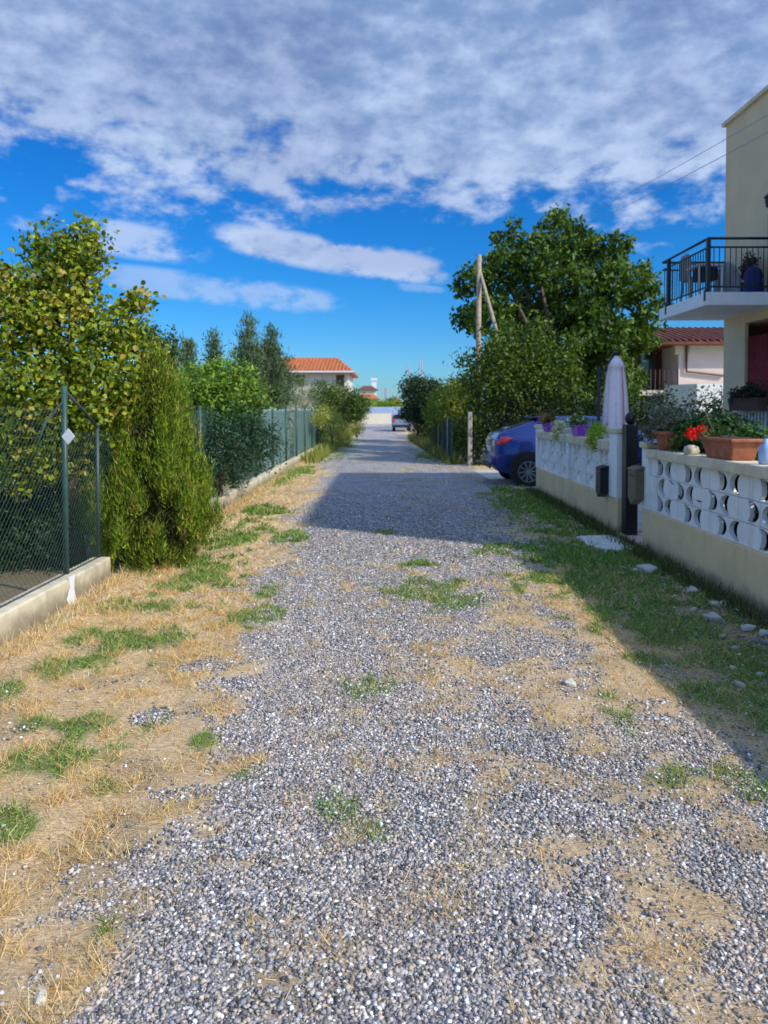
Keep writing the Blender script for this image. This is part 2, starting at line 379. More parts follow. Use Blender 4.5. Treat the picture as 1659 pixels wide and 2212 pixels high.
GREEN = patches([(150,1600,150,55),(20,1490,28,22),(290,1385,110,30),(170,1440,70,22),(350,1310,90,22),(450,1235,80,34),(520,1165,50,22),
    (565,1110,40,15),(640,1160,25,12),(430,1605,38,16),(240,1700,45,25),(15,1780,38,30),(240,2010,42,38),(530,1675,22,12),(550,1330,45,18),
    (580,1280,25,10),(640,1018,35,8),(920,1272,95,22),(900,1222,38,8),(970,1300,45,16),(765,1490,65,22),(740,1750,50,25),(795,1795,42,16),
    (830,1150,28,5),(1020,1820,20,20),(1240,1200,150,26),(1180,1100,70,35),(1310,1265,150,38),(1410,1340,120,45),(1360,1225,90,25),
    (1530,1500,50,20),(1345,1560,42,26),(1640,1560,50,35),(1610,1430,60,35),(1420,1430,55,16),(1300,1510,26,10),(1100,1060,30,10),
    (1640,1700,60,40),(1480,1680,60,20),(740,960,40,16),(940,975,45,14)])
STRAW = patches([(1030,1450,75,32),(1230,1530,150,60),(1250,1625,90,30),(1120,1350,80,22),(1500,1950,120,38),(1180,1830,75,25),
    (450,1765,150,14),(570,1860,120,8),(1000,1390,40,14),(620,2120,60,14),(600,1990,140,8),(1560,1800,90,50),(1350,1720,90,30),(830,1380,26,12),
    (930,1650,60,20),(1080,1560,60,20)])
SAND = patches([(600,1345,42,10),(130,1335,40,14)])
GRAV = patches([(330,1545,50,18),(400,1715,90,20),(360,1890,150,50),(440,1440,60,16),(1180,1180,60,18)])
def field(lst, x, y, amp=0.9, s=7.0):
    r = np.full(x.shape, -9.0)
    for (cx, cy, rx, ry) in lst:
        r = np.maximum(r, 1 - np.sqrt(((x - cx) / (rx + .01))**2 + ((y - cy) / (ry + .01))**2))
    return r + (fbm(x + 40, y * 0.8 + 13, s) - 0.5) * amp * 1.6
def masks(x, y):
    nz = (fbm(x + 9, y * 0.6, 2.6) - 0.5); nf = (fbm(x, y, 9.0) - 0.5)
    wid = 0.5 + 0.012 * y
    gl = sstep((x - lane_left(y)) / wid + nz * 1.7 + nf * 1.1, -0.35, 0.25)
    gr_ = sstep((lane_right(y) - x) / wid + nz * 1.9 + nf * 1.3, -0.35, 0.35)
    g = gl * gr_
    g = np.maximum(g, sstep(field(GRAV, x, y), -0.05, 0.25) * 0.8)
    st = sstep(field(STRAW, x, y, 2.3, 6) + (fbm(x + 2, y, 22) - .5)*1.2, -0.1, 0.9) * 0.8
    g = g * (1 - st)
    mot = sstep(fbm(x + 31, y + 4, 3.6), .46, .60) * sstep(x + .35*nz*4, -.3, .9) * (1 - sstep(y, 6, 9)) + .5*sstep(fbm(x + 3, y + 44, 6), .58, .70) * (1 - sstep(y, 7, 10))
    g = g * (1 - .78*np.clip(mot, 0, 1))
    green = sstep(field(GREEN, x, y, 1.9, 6), -0.10, 0.4)
    # shaded strip along the wall: thin soil and weeds
    strip = sstep(x, 1.5, 2.1) * sstep(15 - y, 0, 1.0)
    green = np.maximum(green, strip * sstep(fbm(x + 3, y, 4.5), 0.50, 0.60) * 0.8 * sstep(y, 1.5, 3))
    green = np.maximum(green, sstep(-x, 1.9, 2.5) * sstep(y, 12, 20) * sstep(fbm(x, y, 0.6), 0.35, 0.6))
    green = np.where(np.abs(x) > 5, np.maximum(green, sstep(fbm(x, y, 0.3), 0.3, 0.6)), green)
    soil = np.clip(strip * (0.75 + nf) + .5*sstep(fbm(x + 50, y, 3.0), .55, .72)*(np.abs(x) < 3), 0, 1)
    gdn_shade = sstep(-x, 2.72, 2.8) * sstep(13 - y, 0, 2); soil = np.maximum(soil, gdn_shade); green = green * (1 - gdn_shade)  # shade behind the left fence painted in as dark soil
    sand = sstep(field(SAND, x, y, 0.5, 9), -0.1, 0.25)
    return g, green, soil, sand
def height(x, y):
    g, gn, so, sa = masks(x, y)
    near = 1 - sstep(y, 18, 26)
    h = ((fbm(x, y, 1.1) - 0.5) * 0.05 * (1 - 0.6 * g) + (fbm(x, y, 7) - 0.5) * 0.02 + gn * 0.012 * (1 - g)) * near
    return h - 0.004
def axis(cuts):
    o = [cuts[0][0]]
    for (a, b, st) in cuts:
        n = max(1, int(round((b - a) / st))); o += [a + (b - a) * i / n for i in range(1, n + 1)]
    return np.array(o)
def sheet(name, xs, ys, keep=None, lift=0.0):
    X, Y = np.meshgrid(xs, ys); Z = height(X, Y) + lift
    nx, ny = len(xs), len(ys); V = np.stack([X, Y, Z], 2).reshape(-1, 3).astype(np.float32)
    i = np.arange((ny - 1) * (nx - 1)); r, c = i // (nx - 1), i % (nx - 1)
    Fq = np.stack([r*nx+c, r*nx+c+1, (r+1)*nx+c+1, (r+1)*nx+c], 1)
    if keep is not None:
        cx = (xs[c] + xs[c+1]) / 2; cy = (ys[r] + ys[r+1]) / 2; Fq = Fq[keep(cx, cy)]
    Fq = Fq.astype(np.int32); me = bpy.data.meshes.new(name)
    me.vertices.add(len(V)); me.vertices.foreach_set('co', V.ravel())
    me.loops.add(Fq.size); me.loops.foreach_set('vertex_index', Fq.ravel())
    me.polygons.add(len(Fq)); me.polygons.foreach_set('loop_start', np.arange(0, Fq.size, 4, dtype=np.int32)); me.update(calc_edges=True)
    g, gn, so, sa = masks(X.ravel(), Y.ravel())
    a = me.color_attributes.new('Mask', 'FLOAT_COLOR', 'POINT')
    a.data.foreach_set('color', np.stack([g, gn, so, sa], 1).astype(np.float32).ravel())
    if keep is not None:
        bm = bmesh.new(); bm.from_mesh(me); bmesh.ops.delete(bm, geom=[v for v in bm.verts if not v.link_faces], context='VERTS'); bm.to_mesh(me); bm.free()
    return link_mesh(name, me, M['ground'], None, True)

m = bpy.data.materials.new('ground_cover'); m.use_nodes = True; t = NT(m.node_tree); b = t.n['Principled BSDF']; M['ground'] = m
pos = t.node('ShaderNodeNewGeometry').outputs['Position']
at = t.node('ShaderNodeAttribute', attribute_name='Mask'); s3 = t.node('ShaderNodeSeparateColor'); t.l.new(at.outputs['Color'], s3.inputs[0])
gm, gnm, som, sam = s3.outputs[0], s3.outputs[1], s3.outputs[2], at.outputs['Alpha']
sp = t.node('ShaderNodeSeparateXYZ'); t.l.new(pos, sp.inputs[0])
vor = t.node('ShaderNodeTexVoronoi'); t.l.new(pos, vor.inputs['Vector']); vor.inputs['Scale'].default_value = 62
vr2 = t.node('ShaderNodeTexVoronoi'); t.l.new(pos, vr2.inputs['Vector']); vr2.inputs['Scale'].default_value = 14
sc3 = t.node('ShaderNodeSeparateColor'); t.l.new(vor.outputs['Color'], sc3.inputs[0])
ramp = t.node('ShaderNodeValToRGB'); t.l.new(sc3.outputs[0], ramp.inputs[0]); e = ramp.color_ramp.elements
e[0].position = 0; e[0].color = (0.10, 0.098, 0.105, 1); e[1].position = 1; e[1].color = (0.78, 0.75, 0.75, 1)
for p_, c_ in ((0.3, (0.22, 0.215, 0.225)), (0.62, (0.35, 0.335, 0.34)), (0.8, (0.46, 0.39, 0.33))):
    q = e.new(p_); q.color = c_ + (1,)
s2 = t.node('ShaderNodeSeparateColor'); t.l.new(vr2.outputs['Color'], s2.inputs[0])
grav = t.mix(t.m('MULTIPLY', s2.outputs[0], 0.35), ramp.outputs[0], (0.27, 0.26, 0.28))
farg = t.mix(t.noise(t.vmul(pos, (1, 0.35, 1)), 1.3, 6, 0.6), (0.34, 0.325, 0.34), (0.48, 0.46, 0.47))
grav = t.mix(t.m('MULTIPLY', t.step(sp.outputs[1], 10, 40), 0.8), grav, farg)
st1 = t.noise(t.vmul(pos, (26, 90, 30)), 1.0, 5, 0.65, 1.2); st2 = t.noise(pos, 3.5, 5, 0.6)
straw = t.mix(t.step(st1, 0.3, 0.7), (0.42, 0.28, 0.14), (0.80, 0.60, 0.36))
straw = t.mix(t.m('MULTIPLY', t.step(st2, 0.45, 0.7), 0.5), straw, (0.50, 0.36, 0.22))
grn = t.mix(t.noise(pos, 38, 4, 0.6), (0.07, 0.12, 0.025), (0.22, 0.32, 0.06))
soil = t.mix(t.noise(pos, 18, 6, 0.7), (0.12, 0.09, 0.05), (0.34, 0.26, 0.15))
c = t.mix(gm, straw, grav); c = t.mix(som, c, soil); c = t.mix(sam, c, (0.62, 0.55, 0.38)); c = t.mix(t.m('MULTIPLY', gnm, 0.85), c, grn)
t.l.new(c, b.inputs['Base Color']); b.inputs['Roughness'].default_value = 0.9; b.inputs['Specular IOR Level'].default_value = 0.25
bn = t.node('ShaderNodeBump'); bn.inputs['Strength'].default_value = 0.9; bn.inputs['Distance'].default_value = 0.014
t.l.new(t.m('ADD', t.m('MULTIPLY', vor.outputs['Distance'], t.m('MULTIPLY', gm, -1.0)), t.m('MULTIPLY', st1, t.m('SUBTRACT', 1.0, gm))), bn.inputs['Height']); t.l.new(bn.outputs[0], b.inputs['Normal'])

xs = axis([(-3000,-300,900),(-300,-40,65),(-40,-8,4),(-8,-3,0.25),(-3,3.2,0.06),(3.2,8,0.3),(8,40,4),(40,300,65),(300,3000,900)])
ys = axis([(-300,-20,70),(-20,0,2),(0,1.2,.12),(1.2,9,0.06),(9,18,0.14),(18,40,0.5),(40,80,1.5),(80,400,40),(400,6000,800)])
tag(sheet('ground', xs, ys), kind='structure')
xs2 = axis([(-3.0, 3.2, 0.06)]); ys2 = axis([(0,1.2,.12),(1.2,9,0.06),(9,18,0.14),(18,40,0.5),(40,62,1.0)])
lane = sheet('gravel_lane', xs2, ys2, lambda x, y: (x > lane_left(y) - 0.25 + 0.25*(fbm(x, y, 3)-.5)) & (x < np.minimum(lane_right(y) + 0.2, 2.75)), 0.004)
tag(lane, kind='structure')

# pebbles, straw and grass ------------------------------------------------
def scatter_xy(n, x0, x1, y0, y1, prob, bias=1.0):
    X = []; Yy = []; got = 0
    for _ in range(60):
        k = n * 2; x = rng.random(k)*(x1-x0)+x0; y = y0 + (y1-y0) * rng.random(k)**bias
        # only what the lens can see, with a margin for other viewpoints
        vis = (np.abs(x) < 0.55*(y+0.35) + 0.8)
        keep = (rng.random(k) < prob(x, y)) & vis
        X.append(x[keep]); Yy.append(y[keep]); got += keep.sum()
        if got >= n: break
    return np.concatenate(X)[:n], np.concatenate(Yy)[:n]
def pebbles(name, n, x0, x1, y0, y1, rmin, rmax, T, prob, bias=1.0, cols=None):
    x, y = scatter_xy(n, x0, x1, y0, y1, prob, bias); n = len(x)
    r = rmin + (rmax - rmin) * rng.random(n)**2.2
    z = height(x, y) + 0.004 + r * 0.25
    tilt = np.stack([rng.normal(size=n)*.35, rng.normal(size=n)*.35, np.ones(n)], 1)
    scl = np.stack([r*(0.8+0.5*rng.random(n)), r*(0.7+0.5*rng.random(n)), r*(0.35+0.35*rng.random(n))], 1)
    base = palette(n, cols or [(.07,.068,.07),(.14,.135,.14),(.30,.285,.285),(.40,.375,.37),(.22,.21,.215),(.50,.465,.44)], 0.3)
    u = rng.random(n); base[u < .07] = palette(int((u < .07).sum()), [(.80,.78,.76),(.88,.86,.84)], .1)
    base[(u > .80)] = palette(int((u > .80).sum()), [(.56,.46,.34),(.52,.41,.34),(.47,.42,.32)], .15)
    dust = sstep(fbm(x + 7, y, 1.7), .42, .68) * (0.35 + .45*sstep(x, -.2, 1.2)) * sstep(7 - y, -1, 3) * (rng.random(n) < .7)
    base = base*(1 - .5*dust[:, None]) + np.array([.60, .47, .33])*.5*dust[:, None]
    return tile(name, T, np.stack([x, y, z], 1), rot_mats(tilt, rng.random(n)*6.28), scl, base, M['stone'], None, 0.45, kind='stuff')
PG = lambda x, y: masks(x, y)[0]*0.99 + 0.008 + 0.10*masks(x, y)[2]
PGF = lambda x, y: PG(x, y) * (1 - .9*sstep(y, 8.5, 13.5))
pebbles('gravel', 96000, -3, 2.85, 1.3, 3.7, 0.0036, 0.0118, T_OCT, PG, 1.1)
pebbles('gravel', 64000, -3, 2.85, 3.6, 7.5, 0.005, 0.013, T_OCT, PG, 1.15)
pebbles('gravel', 22000, -2.5, 2.85, 7.5, 14, 0.008, 0.017, T_OCT, PGF, 1.1)
pebbles('wall_foot_stones', 230, 2.0, 2.84, 1.5, 13, .014, .045, T_ICO, lambda x, y: sstep(x, 1.9, 2.8)*.9 + .05, 1.2, [(.36,.33,.26),(.46,.43,.36),(.24,.22,.18)])
def blades(name, n, x0, x1, y0, y1, hmin, hmax, wid, cols, prob, lean, T=T_BLADE, bias=1.0, jit=.2, zup=1.0):
    x, y = scatter_xy(n, x0, x1, y0, y1, prob, bias); n = len(x)
    h = hmin + (hmax-hmin) * rng.random(n)**1.8
    d = np.stack([rng.normal(size=n)*lean, rng.normal(size=n)*lean, np.full(n, zup)], 1)
    z = height(x, y) - 0.003
    far = np.clip(y / 5, 0.8, 2.4)
    return tile(name, T, np.stack([x, y, z], 1), rot_mats(d, rng.random(n)*6.28), np.stack([wid*far, wid*far, h], 1), palette(n, cols, jit), M['grass'], kind='stuff')
def p_straw(x, y):
    g, gn, so, sa = masks(x, y); return np.clip((1-g)*(1-gn*.6)*(1-.55*so)*(1-sa) + 0.02 + .42*sstep(fbm(x + 31, y + 4, 3.6), .44, .60)*sstep(x, -.7, .6) + .12*sstep(fbm(x, y + 9, 5), .6, .7), 0, 1)
def p_green(x, y):
    g, gn, so, sa = masks(x, y); return np.clip(gn*1.1 - 0.1 + .10*(1-g)*sstep(fbm(x + 8, y, 2.2), .45, .65), 0, 1)
STRAWC = [(.84,.62,.36),(.66,.43,.22),(.93,.77,.52),(.44,.27,.13),(.78,.57,.32),(.60,.52,.26)]
blades('dry_grass', 120000, -2.6, 2.85, 1.1, 6.0, .02, .075, .0036, STRAWC, p_straw, 1.8, T_BLADE, 1.1, .25, 0.55)
def p_tuft(x, y): return p_straw(x, y) * sstep(fbm(x + 12, y + 3, 8), .52, .66) * (1 - sstep(x, 0, .6)*.6)
blades('dry_grass', 42000, -2.6, 2.4, 1.3, 7.5, .03, .11, .0040, [(.86,.58,.28),(.70,.44,.18),(.92,.72,.42),(.50,.30,.12),(.62,.52,.20)], p_tuft, .9, T_BLADE, 1.15, .25, .8)
blades('dry_grass', 30000, -2.6, 2.85, 6.0, 22, .03, .09, .0065, STRAWC, p_straw, 1.4, T_BLADE, 1.5, .25, 0.7)
GRC = [(.13,.26,.035),(.19,.34,.05),(.09,.19,.025),(.32,.40,.09),(.15,.29,.04),(.50,.44,.18),(.12,.24,.06)]
blades('green_grass', 42000, -2.6, 2.85, 1.2, 7.5, .02, .085, .0050, GRC, p_green, .9, T_BLADE2, 1.2, .3, 0.8)
blades('green_grass', 26000, -2.6, 2.85, 7.5, 26, .03, .10, .008, GRC, p_green, .8, T_BLADE2, 1.3, .3, 0.9)
def p_foot(x, y): return np.clip(sstep(x, 2.62, 2.84), 0, 1) * sstep(15 - y, 0, .5)*.9
blades('wall_foot_weeds', 9000, 2.5, 2.86, 1.5, 14.5, .03, .17, .007, [(.05,.09,.02),(.12,.15,.05),(.25,.20,.10),(.08,.12,.03)], p_foot, .5, T_BLADE2, 1.0, .3)
def p_kerbf(x, y): return np.clip(sstep(-x, 2.32, 2.56), 0, 1) * sstep(y, 1, 2)
blades('dry_grass', 9000, -2.57, -2.2, 2.0, 27, .03, .14, .006, STRAWC + [(.30,.30,.08)], p_kerbf, .5, T_BLADE, 1.3, .25)

# driveway -----------------------------------------------------------------
tag(MB().add([(2.45,14.6,.006),(12,14.6,.006),(12,19.6,.006),(2.25,19.6,.006)], [(0,1,2,3)]).obj('driveway', M['concrete']), kind='structure')
tag(MB().add([(3.12,1,.006),(14,1,.006),(14,14.55,.006),(3.12,14.55,.006)], [(0,1,2,3)]).obj('garden_paving', M['concrete']), kind='structure')
for (px, py, r, lab) in [(1402,1240,.13,'largest flat pale rock at the foot of the wall near the pale slab'),(1372,1236,.06,'small white rock left of the largest flat rock below the wall'),
        (1497,1283,.085,'white rock against the wall foot, midway along the near wall'),(1541,1345,.10,'tan rock in the grass below the near wall, tan topped'),
        (1615,1362,.075,'grey pebbly rock near the wall foot close to the right edge'),(1545,1310,.06,'small cream rock between the white rock and the tan rock'),
        (1655,1375,.07,'pale rock furthest right below the near wall'),(1232,1483,.055,'bright white stone on straw where gravel meets the verge'),
        (835,1187,.035,'white stone lying alone mid lane in the gravel'),(88,2160,.035,'white stone near the camera on the far left of the gravel'),
        (1690,1420,.09,'grey rock in the shade below the near wall')]:
    c = G(px, py)
    v, f = T_ICO; rd = rng.random((len(v), 1))*0.75 + 0.6
    vv = v*rd*np.array([r, r*.75, r*.55]); a = rng.random()*3
    vv = vv @ np.array([[math.cos(a), -math.sin(a), 0],[math.sin(a), math.cos(a), 0],[0,0,1]]).T + np.array([c.x, c.y, r*.30])
    o = MB().add(vv.tolist(), f.tolist()).obj('rock', M['rock'], smooth=False, sub=0); m_ = o.modifiers.new('b', 'BEVEL'); m_.width = r*.06; m_.segments = 2
    tag(o, lab, 'rock', 'loose rocks along the lane')

# ------------------------------------------------------------------ breeze block walls
WX = 2.90      # lane face of the wall
def block_mesh(wd, ht, dep, flip):
    """open block: a slab with a crescent opening, made by filling a flat curve"""
    cu = bpy.data.curves.new('blk', 'CURVE'); cu.dimensions = '2D'; cu.fill_mode = 'BOTH'; cu.extrude = dep/2; cu.resolution_u = 1
    def spl(pts):
        s = cu.splines.new('POLY'); s.points.add(len(pts)-1); s.use_cyclic_u = True
        for q, p in zip(s.points, pts): q.co = (p[0], p[1], 0, 1)
    g = 0.003
    spl([(-wd/2+g,-ht/2+g),(wd/2-g,-ht/2+g),(wd/2-g,ht/2-g),(-wd/2+g,ht/2-g)])
    R = ht*0.46; s = -1 if flip else 1; o = wd*0.02
    outer = [(s*(o + 1.70*R*math.cos(a)), R*math.sin(a)) for a in np.linspace(math.radians(-88), math.radians(88), 15)]
    inner = [(s*(o - 0.045 + 0.60*R*math.cos(a)), R*0.90*math.sin(a)) for a in np.linspace(math.radians(78), math.radians(-78), 13)]
    spl(outer + inner)
    ob = bpy.data.objects.new('blk', cu); C.objects.link(ob); dg = bpy.context.evaluated_depsgraph_get()
    me = bpy.data.meshes.new_from_object(ob.evaluated_get(dg)); bpy.data.objects.remove(ob)
    # curve plane (x,y) -> wall plane (y,z), thickness along x
    for v in me.vertices: x, y, z = v.co; v.co = (z, x, y)
    me.materials.clear(); me.materials.append(M['white']); me.name = 'block'; return me
BW, BH = 0.365, 0.195
bmesh_a, bmesh_b = block_mesh(BW, BH, .042, False), block_mesh(BW, BH, .042, True)
def block_wall(y0, y1, label, top, piers, shift, base_h=0.485):
    root = empty('garden_wall', (WX, y0, 0), label, 'garden wall', 'walls of white openwork blocks along the lane')
    box(WX, WX+.20, y0, y1, -.05, base_h).obj('base', M['beige'], root, bevel=.008)
    ya, yb = y0, y1; edges = sorted(piers); z = base_h
    for (a, b_, h) in edges:
        pier = box(WX-.012, WX+.212, a, b_, base_h+.001, h).obj('pier', M['white'], root, bevel=.006)
        box(WX-.04, WX+.24, a-.02, b_+.02, h+.002, h+.07).obj('pier_cap', M['cap'], pier, bevel=.012)
    free = []; cur = y0
    for (a, b_, h) in edges:
        if a - cur > .1: free.append((cur, a))
        cur = b_
    if y1 - cur > .1: free.append((cur, y1))
    for (a, b_) in free:
        n = max(1, round((b_-a)/BW)); wd = (b_-a)/n
        for r in range(3):
            sh = (r % 2) * .5
            k0 = 0
            for k in range(n + (1 if sh else 0)):
                c = a + (k + .5 - sh) * wd; lo, hi = max(a, c-wd/2), min(b_, c+wd/2)
                if hi - lo < wd*.9:      # half block at the ends: plain
                    box(WX+.018, WX+.082, lo+.002, hi-.002, z+r*BH+.002, z+(r+1)*BH-.002).obj('half_block', M['white'], root); continue
                me = bmesh_a if (k + shift + r) % 2 else bmesh_b
                o = bpy.data.objects.new('block', me); C.objects.link(o); o.parent = root
                o.location = (.05, c - y0, z + (r+.5)*BH); o.scale = (1, wd/BW, 1)
        box(WX-.045, WX+.225, a+.003, b_-.003, z+3*BH+.002, top).obj('coping', M['cap'], root, bevel=.012)
    return root
near_wall = block_wall(1.2, 8.38, 'nearer white crescent block wall on beige base, ending off the right edge', 1.17, [(8.18, 8.38, 1.17)], 0)
far_wall = block_wall(9.30, 14.35, 'farther white crescent block wall on beige base, from gate post to blue car', 1.20,
                      [(9.30, 9.62, 1.30), (11.75, 11.93, 1.24), (14.15, 14.35, 1.24)], 1)
# gate post with hinges
gp = empty('gate_post', (3.0, 9.16, 0), 'tall black steel gate post at the gap between the two walls', 'gate post')
MB().box(2.93, 3.08, 9.06, 9.22, 0.02, 1.42).obj('post', M['black'], gp, bevel=.006)
MB().lathe((3.0, 9.14, 1.42), [(.02,0),(.05,.02),(.062,.07),(.05,.12),(.015,.15)], 12).obj('finial', M['black'], gp, True)
for z in (.92, 1.22): MB().tube([(3.08, 9.12, z), (3.14, 9.12, z)], .022, 8).tube([(3.14, 9.12, z-.05), (3.14, 9.12, z+.05)], .024, 8).obj('hinge', M['black'], gp)
# mailboxes
def mailbox(c, label, mat, w_=.10, d=.20, h=.30):
    r = empty('mailbox', c, label, 'mailbox', 'mailboxes on the wall piers'); x, y, z = c
    MB().poly([(y-d/2, z-h*.42), (y-d/2, z+h*.5), (y+d/2, z+h*.5), (y+d/2, z-h*.42), (y+d*.1, z-h*.62)], 'x', x-w_, x).obj('body', mat, r, bevel=.008)
    MB().poly([(x-w_-.015, z+h*.5+.002), (x+.0, z+h*.5+.002), (x, z+h*.62), (x-w_*.4, z+h*.60)], 'y', y-d/2-.01, y+d/2+.01).obj('lid', mat, r)
    MB().box(x-w_-.004, x-w_+.002, y-d*.32, y+d*.32, z+h*.28, z+h*.34).obj('slot', M['black'], r)
mailbox((WX-.014, 9.72, .66), 'black mailbox on the pier of the farther wall, left of the gate post', M['black'], .11, .22, .34)
mailbox((WX-.014, 8.42, .74), 'olive brown mailbox on the end of the nearer wall, right of the gate post', M['mailbox_brown'], .10, .26, .36)
MB().box(2.9, 3.5, 8.40, 9.28, -.02, .06).obj('doorstep', M['pinktile'], bevel=.01); tag(bpy.data.objects['doorstep'], 'pink tiled doorstep in the gap at the gate', 'doorstep')
sl = [G(1275,1162), G(1345,1160), G(1385,1200), G(1300,1195)]
o = MB().poly([(2.32, 8.55), (2.38, 9.12), (2.80, 9.20), (2.86, 8.30), (2.55, 8.18)], 'z', -.03, .045).obj('stone_slab', M['slab'], bevel=.015)
tag(o, 'broken pale stone slab lying in the grass before the gate', 'slab')

# ------------------------------------------------------------------ left kerbs and fence
KX = -2.60
def kerb(y0, y1, label, post_at=None):
    r = empty('low_kerb_wall', (KX, y0, 0), label, 'kerb wall', 'low concrete kerb walls under the left fence')
    n = max(1, round((y1-y0)/3.0)); L = (y1-y0)/n
    for i in range(n):
        MB().box(KX-.17, KX, y0+i*L+(.006 if i else 0), y0+(i+1)*L, -.05, .205+.01*(i % 2)).obj('kerb_section', M['kerb'], r, bevel=.015)
kerb(1.0, 6.95, 'near low concrete kerb wall at the left edge, ending at the bush')
kerb(8.3, 29.5, 'long low concrete kerb wall running from the bush into the distance')
def mesh_bay(y0, y1, z0, z1, x, pitch, r, parent, name='wire_mesh'):
    mb = MB(); h = z1 - z0; L = y1 - y0; k = -int(h/pitch) - 1
    vs = []; fs = []
    def bar(a, b):
        i = len(vs)
        for (yy, zz) in (a, b):
            for q in range(3):
                an = q*2.094; vs.append((x + r*math.cos(an), yy, zz + r*math.sin(an)*1.4))
        for q in range(3): fs.append((i+q, i+(q+1) % 3, i+3+(q+1) % 3, i+3+q))
    n = int((L + h)/pitch) + 1
    for j in range(n):
        s = y0 - h + j*pitch      # rising
        a = max(s, y0); b = min(s+h, y1)
        if b > a: bar((a, z0 + a - s), (b, z0 + b - s)); bar((a, z1 - (a - s)), (b, z1 - (b - s)))
    mb.add(vs, fs); return mb.obj(name, M['wire'], parent)
FX = KX - .10
fence = empty('chain_link_fence', (FX, 1.0, 0), 'green chain link fence on the near kerb, left edge, before the bush', 'fence', 'green wire fences on the left')
MB().tube([(FX, 6.20, .20), (FX, 6.20, 1.80)], .024, 10).obj('post', M['greenpost'], fence, True)
MB().tube([(FX, 3.3, .20), (FX, 3.3, 1.80)], .028, 10).obj('post', M['greenpost'], fence, True)
MB().tube([(FX, 6.90, .20), (FX, 6.90, 1.46)], .018, 8).obj('thin_post', M['darkwire'], fence, True)
MB().tube([(FX, 6.20, 1.76), (FX, 6.62, 1.58), (FX, 6.92, 1.42)], .014, 6).tube([(FX, 6.2, 1.68), (FX-.06, 5.98, 1.5), (FX-.08, 5.9, 1.34)], .010, 6).obj('strut', M['darkwire'], fence, True)
mesh_bay(1.2, 6.18, .21, 1.62, FX, .06, .0012, fence); mesh_bay(6.22, 7.6, .21, 1.40, FX, .06, .0012, fence)
MB().tube([(FX, 1.2, .22), (FX, 7.0, .22)], .008, 6).obj('bottom_wire', M['darkwire'], fence)
pl = P(147, 943, 6.0)
o = MB().add([(pl.x, pl.y, pl.z+.065), (pl.x+.058, pl.y-.01, pl.z), (pl.x, pl.y, pl.z-.065), (pl.x-.058, pl.y+.01, pl.z),
              (pl.x, pl.y+.012, pl.z+.065), (pl.x+.058, pl.y+.002, pl.z), (pl.x, pl.y+.012, pl.z-.065), (pl.x-.058, pl.y+.022, pl.z)],
             [(0,1,2,3),(4,7,6,5),(0,4,5,1),(1,5,6,2),(2,6,7,3),(3,7,4,0)]).obj('sign_plate', M['whiteplastic'])
tag(o, 'small white diamond shaped plate hanging on the near green fence post', 'plate')
fence2 = empty('wire_panel_fence', (FX, 8.3, 0), 'green wire fence on posts along the long kerb, beyond the bush', 'fence', 'green wire fences on the left')
yy = 8.4
while yy < 29.5:
    MB().tube([(FX, yy, .19), (FX, yy, 1.66)], .028, 8).obj('post', M['greenpost'], fence2, True)
    if yy < 27: mesh_bay(yy+.03, yy+2.3-.03, .22, 1.58, FX, .08, .0024, fence2)
    yy += 2.3
netm = bpy.data.materials.new('shade_net'); netm.use_nodes = True; t = NT(netm.node_tree); b = t.n['Principled BSDF']
b.inputs['Base Color'].default_value = (.34, .50, .50, 1); b.inputs['Roughness'].default_value = .7
tp = t.node('ShaderNodeBsdfTransparent'); mx = t.node('ShaderNodeMixShader')
wv = t.noise(t.vmul(t.node('ShaderNodeNewGeometry').outputs['Position'], (1, 4.5, .3)), 2.0, 4, .6)
t.l.new(t.m('MULTIPLY_ADD', t.step(wv, .35, .65), .35, .50), mx.inputs[0]); t.l.new(tp.outputs[0], mx.inputs[1]); t.l.new(b.outputs[0], mx.inputs[2]); t.l.new(mx.outputs[0], t.n['Material Output'].inputs[0])
def net(y0, y1, label):
    vs = []; n = int((y1-y0)/.12)
    for i in range(n+1):
        y = y0 + (y1-y0)*i/n; x = FX - .05 + .012*math.sin(y*9) + .008*math.sin(y*23)
        vs += [(x, y, .24), (x + .006, y, 1.62 - .02*math.sin(y*2.7))]
    o = MB().add(vs, [(2*i, 2*i+2, 2*i+3, 2*i+1) for i in range(n)]).obj('shade_net', netm); tag(o, label, 'shade net', 'shade nets behind the left fence')
    md = o.modifiers.new('t', 'SOLIDIFY'); md.thickness = .002
net(16.3, 21.0, 'grey green shade net with a pale sheen behind the fence, mid way along')
net(22.0, 28.6, 'darker grey shade net behind the distant end of the fence')
for i in range(26):     # garden behind the fence: thin stakes and canes
    pass

GAIN = 1.22
# ------------------------------------------------------------------ plants on the left
YG = [(.19,.25,.012),(.09,.15,.010),(.31,.34,.022),(.05,.09,.008),(.14,.20,.015),(.26,.24,.02),(.07,.12,.01)]
r_ = empty('broadleaf_tree', (P(150,1100,7.4).x, 7.6, 0), 'tall broadleaf tree with yellow green leaves behind the near fence', 'tree')
tb = [blob(110,545,7.6,50), blob(175,560,7.7,48), blob(150,610,7.6,62), blob(85,650,7.5,62), blob(182,505,7.7,22,.13), blob(200,545,7.7,30,.15), blob(20,700,7.2,75), blob(150,720,7.4,85), blob(255,690,7.6,42),
      blob(300,655,7.7,22,.12), blob(285,760,7.7,55), blob(225,840,7.3,75), blob(60,850,7.0,90), blob(0,940,6.9,80), blob(110,950,7.1,75), blob(0,610,7.2,40), blob(-70,800,7.2,90), blob(170,900,7.1,60), blob(50,1000,7.0,60)]
tops = [b_[:3] for b_ in tb]
limbs((r_.location.x, 7.6, 0), tops[:9], .07, r_, 3, 1.5)
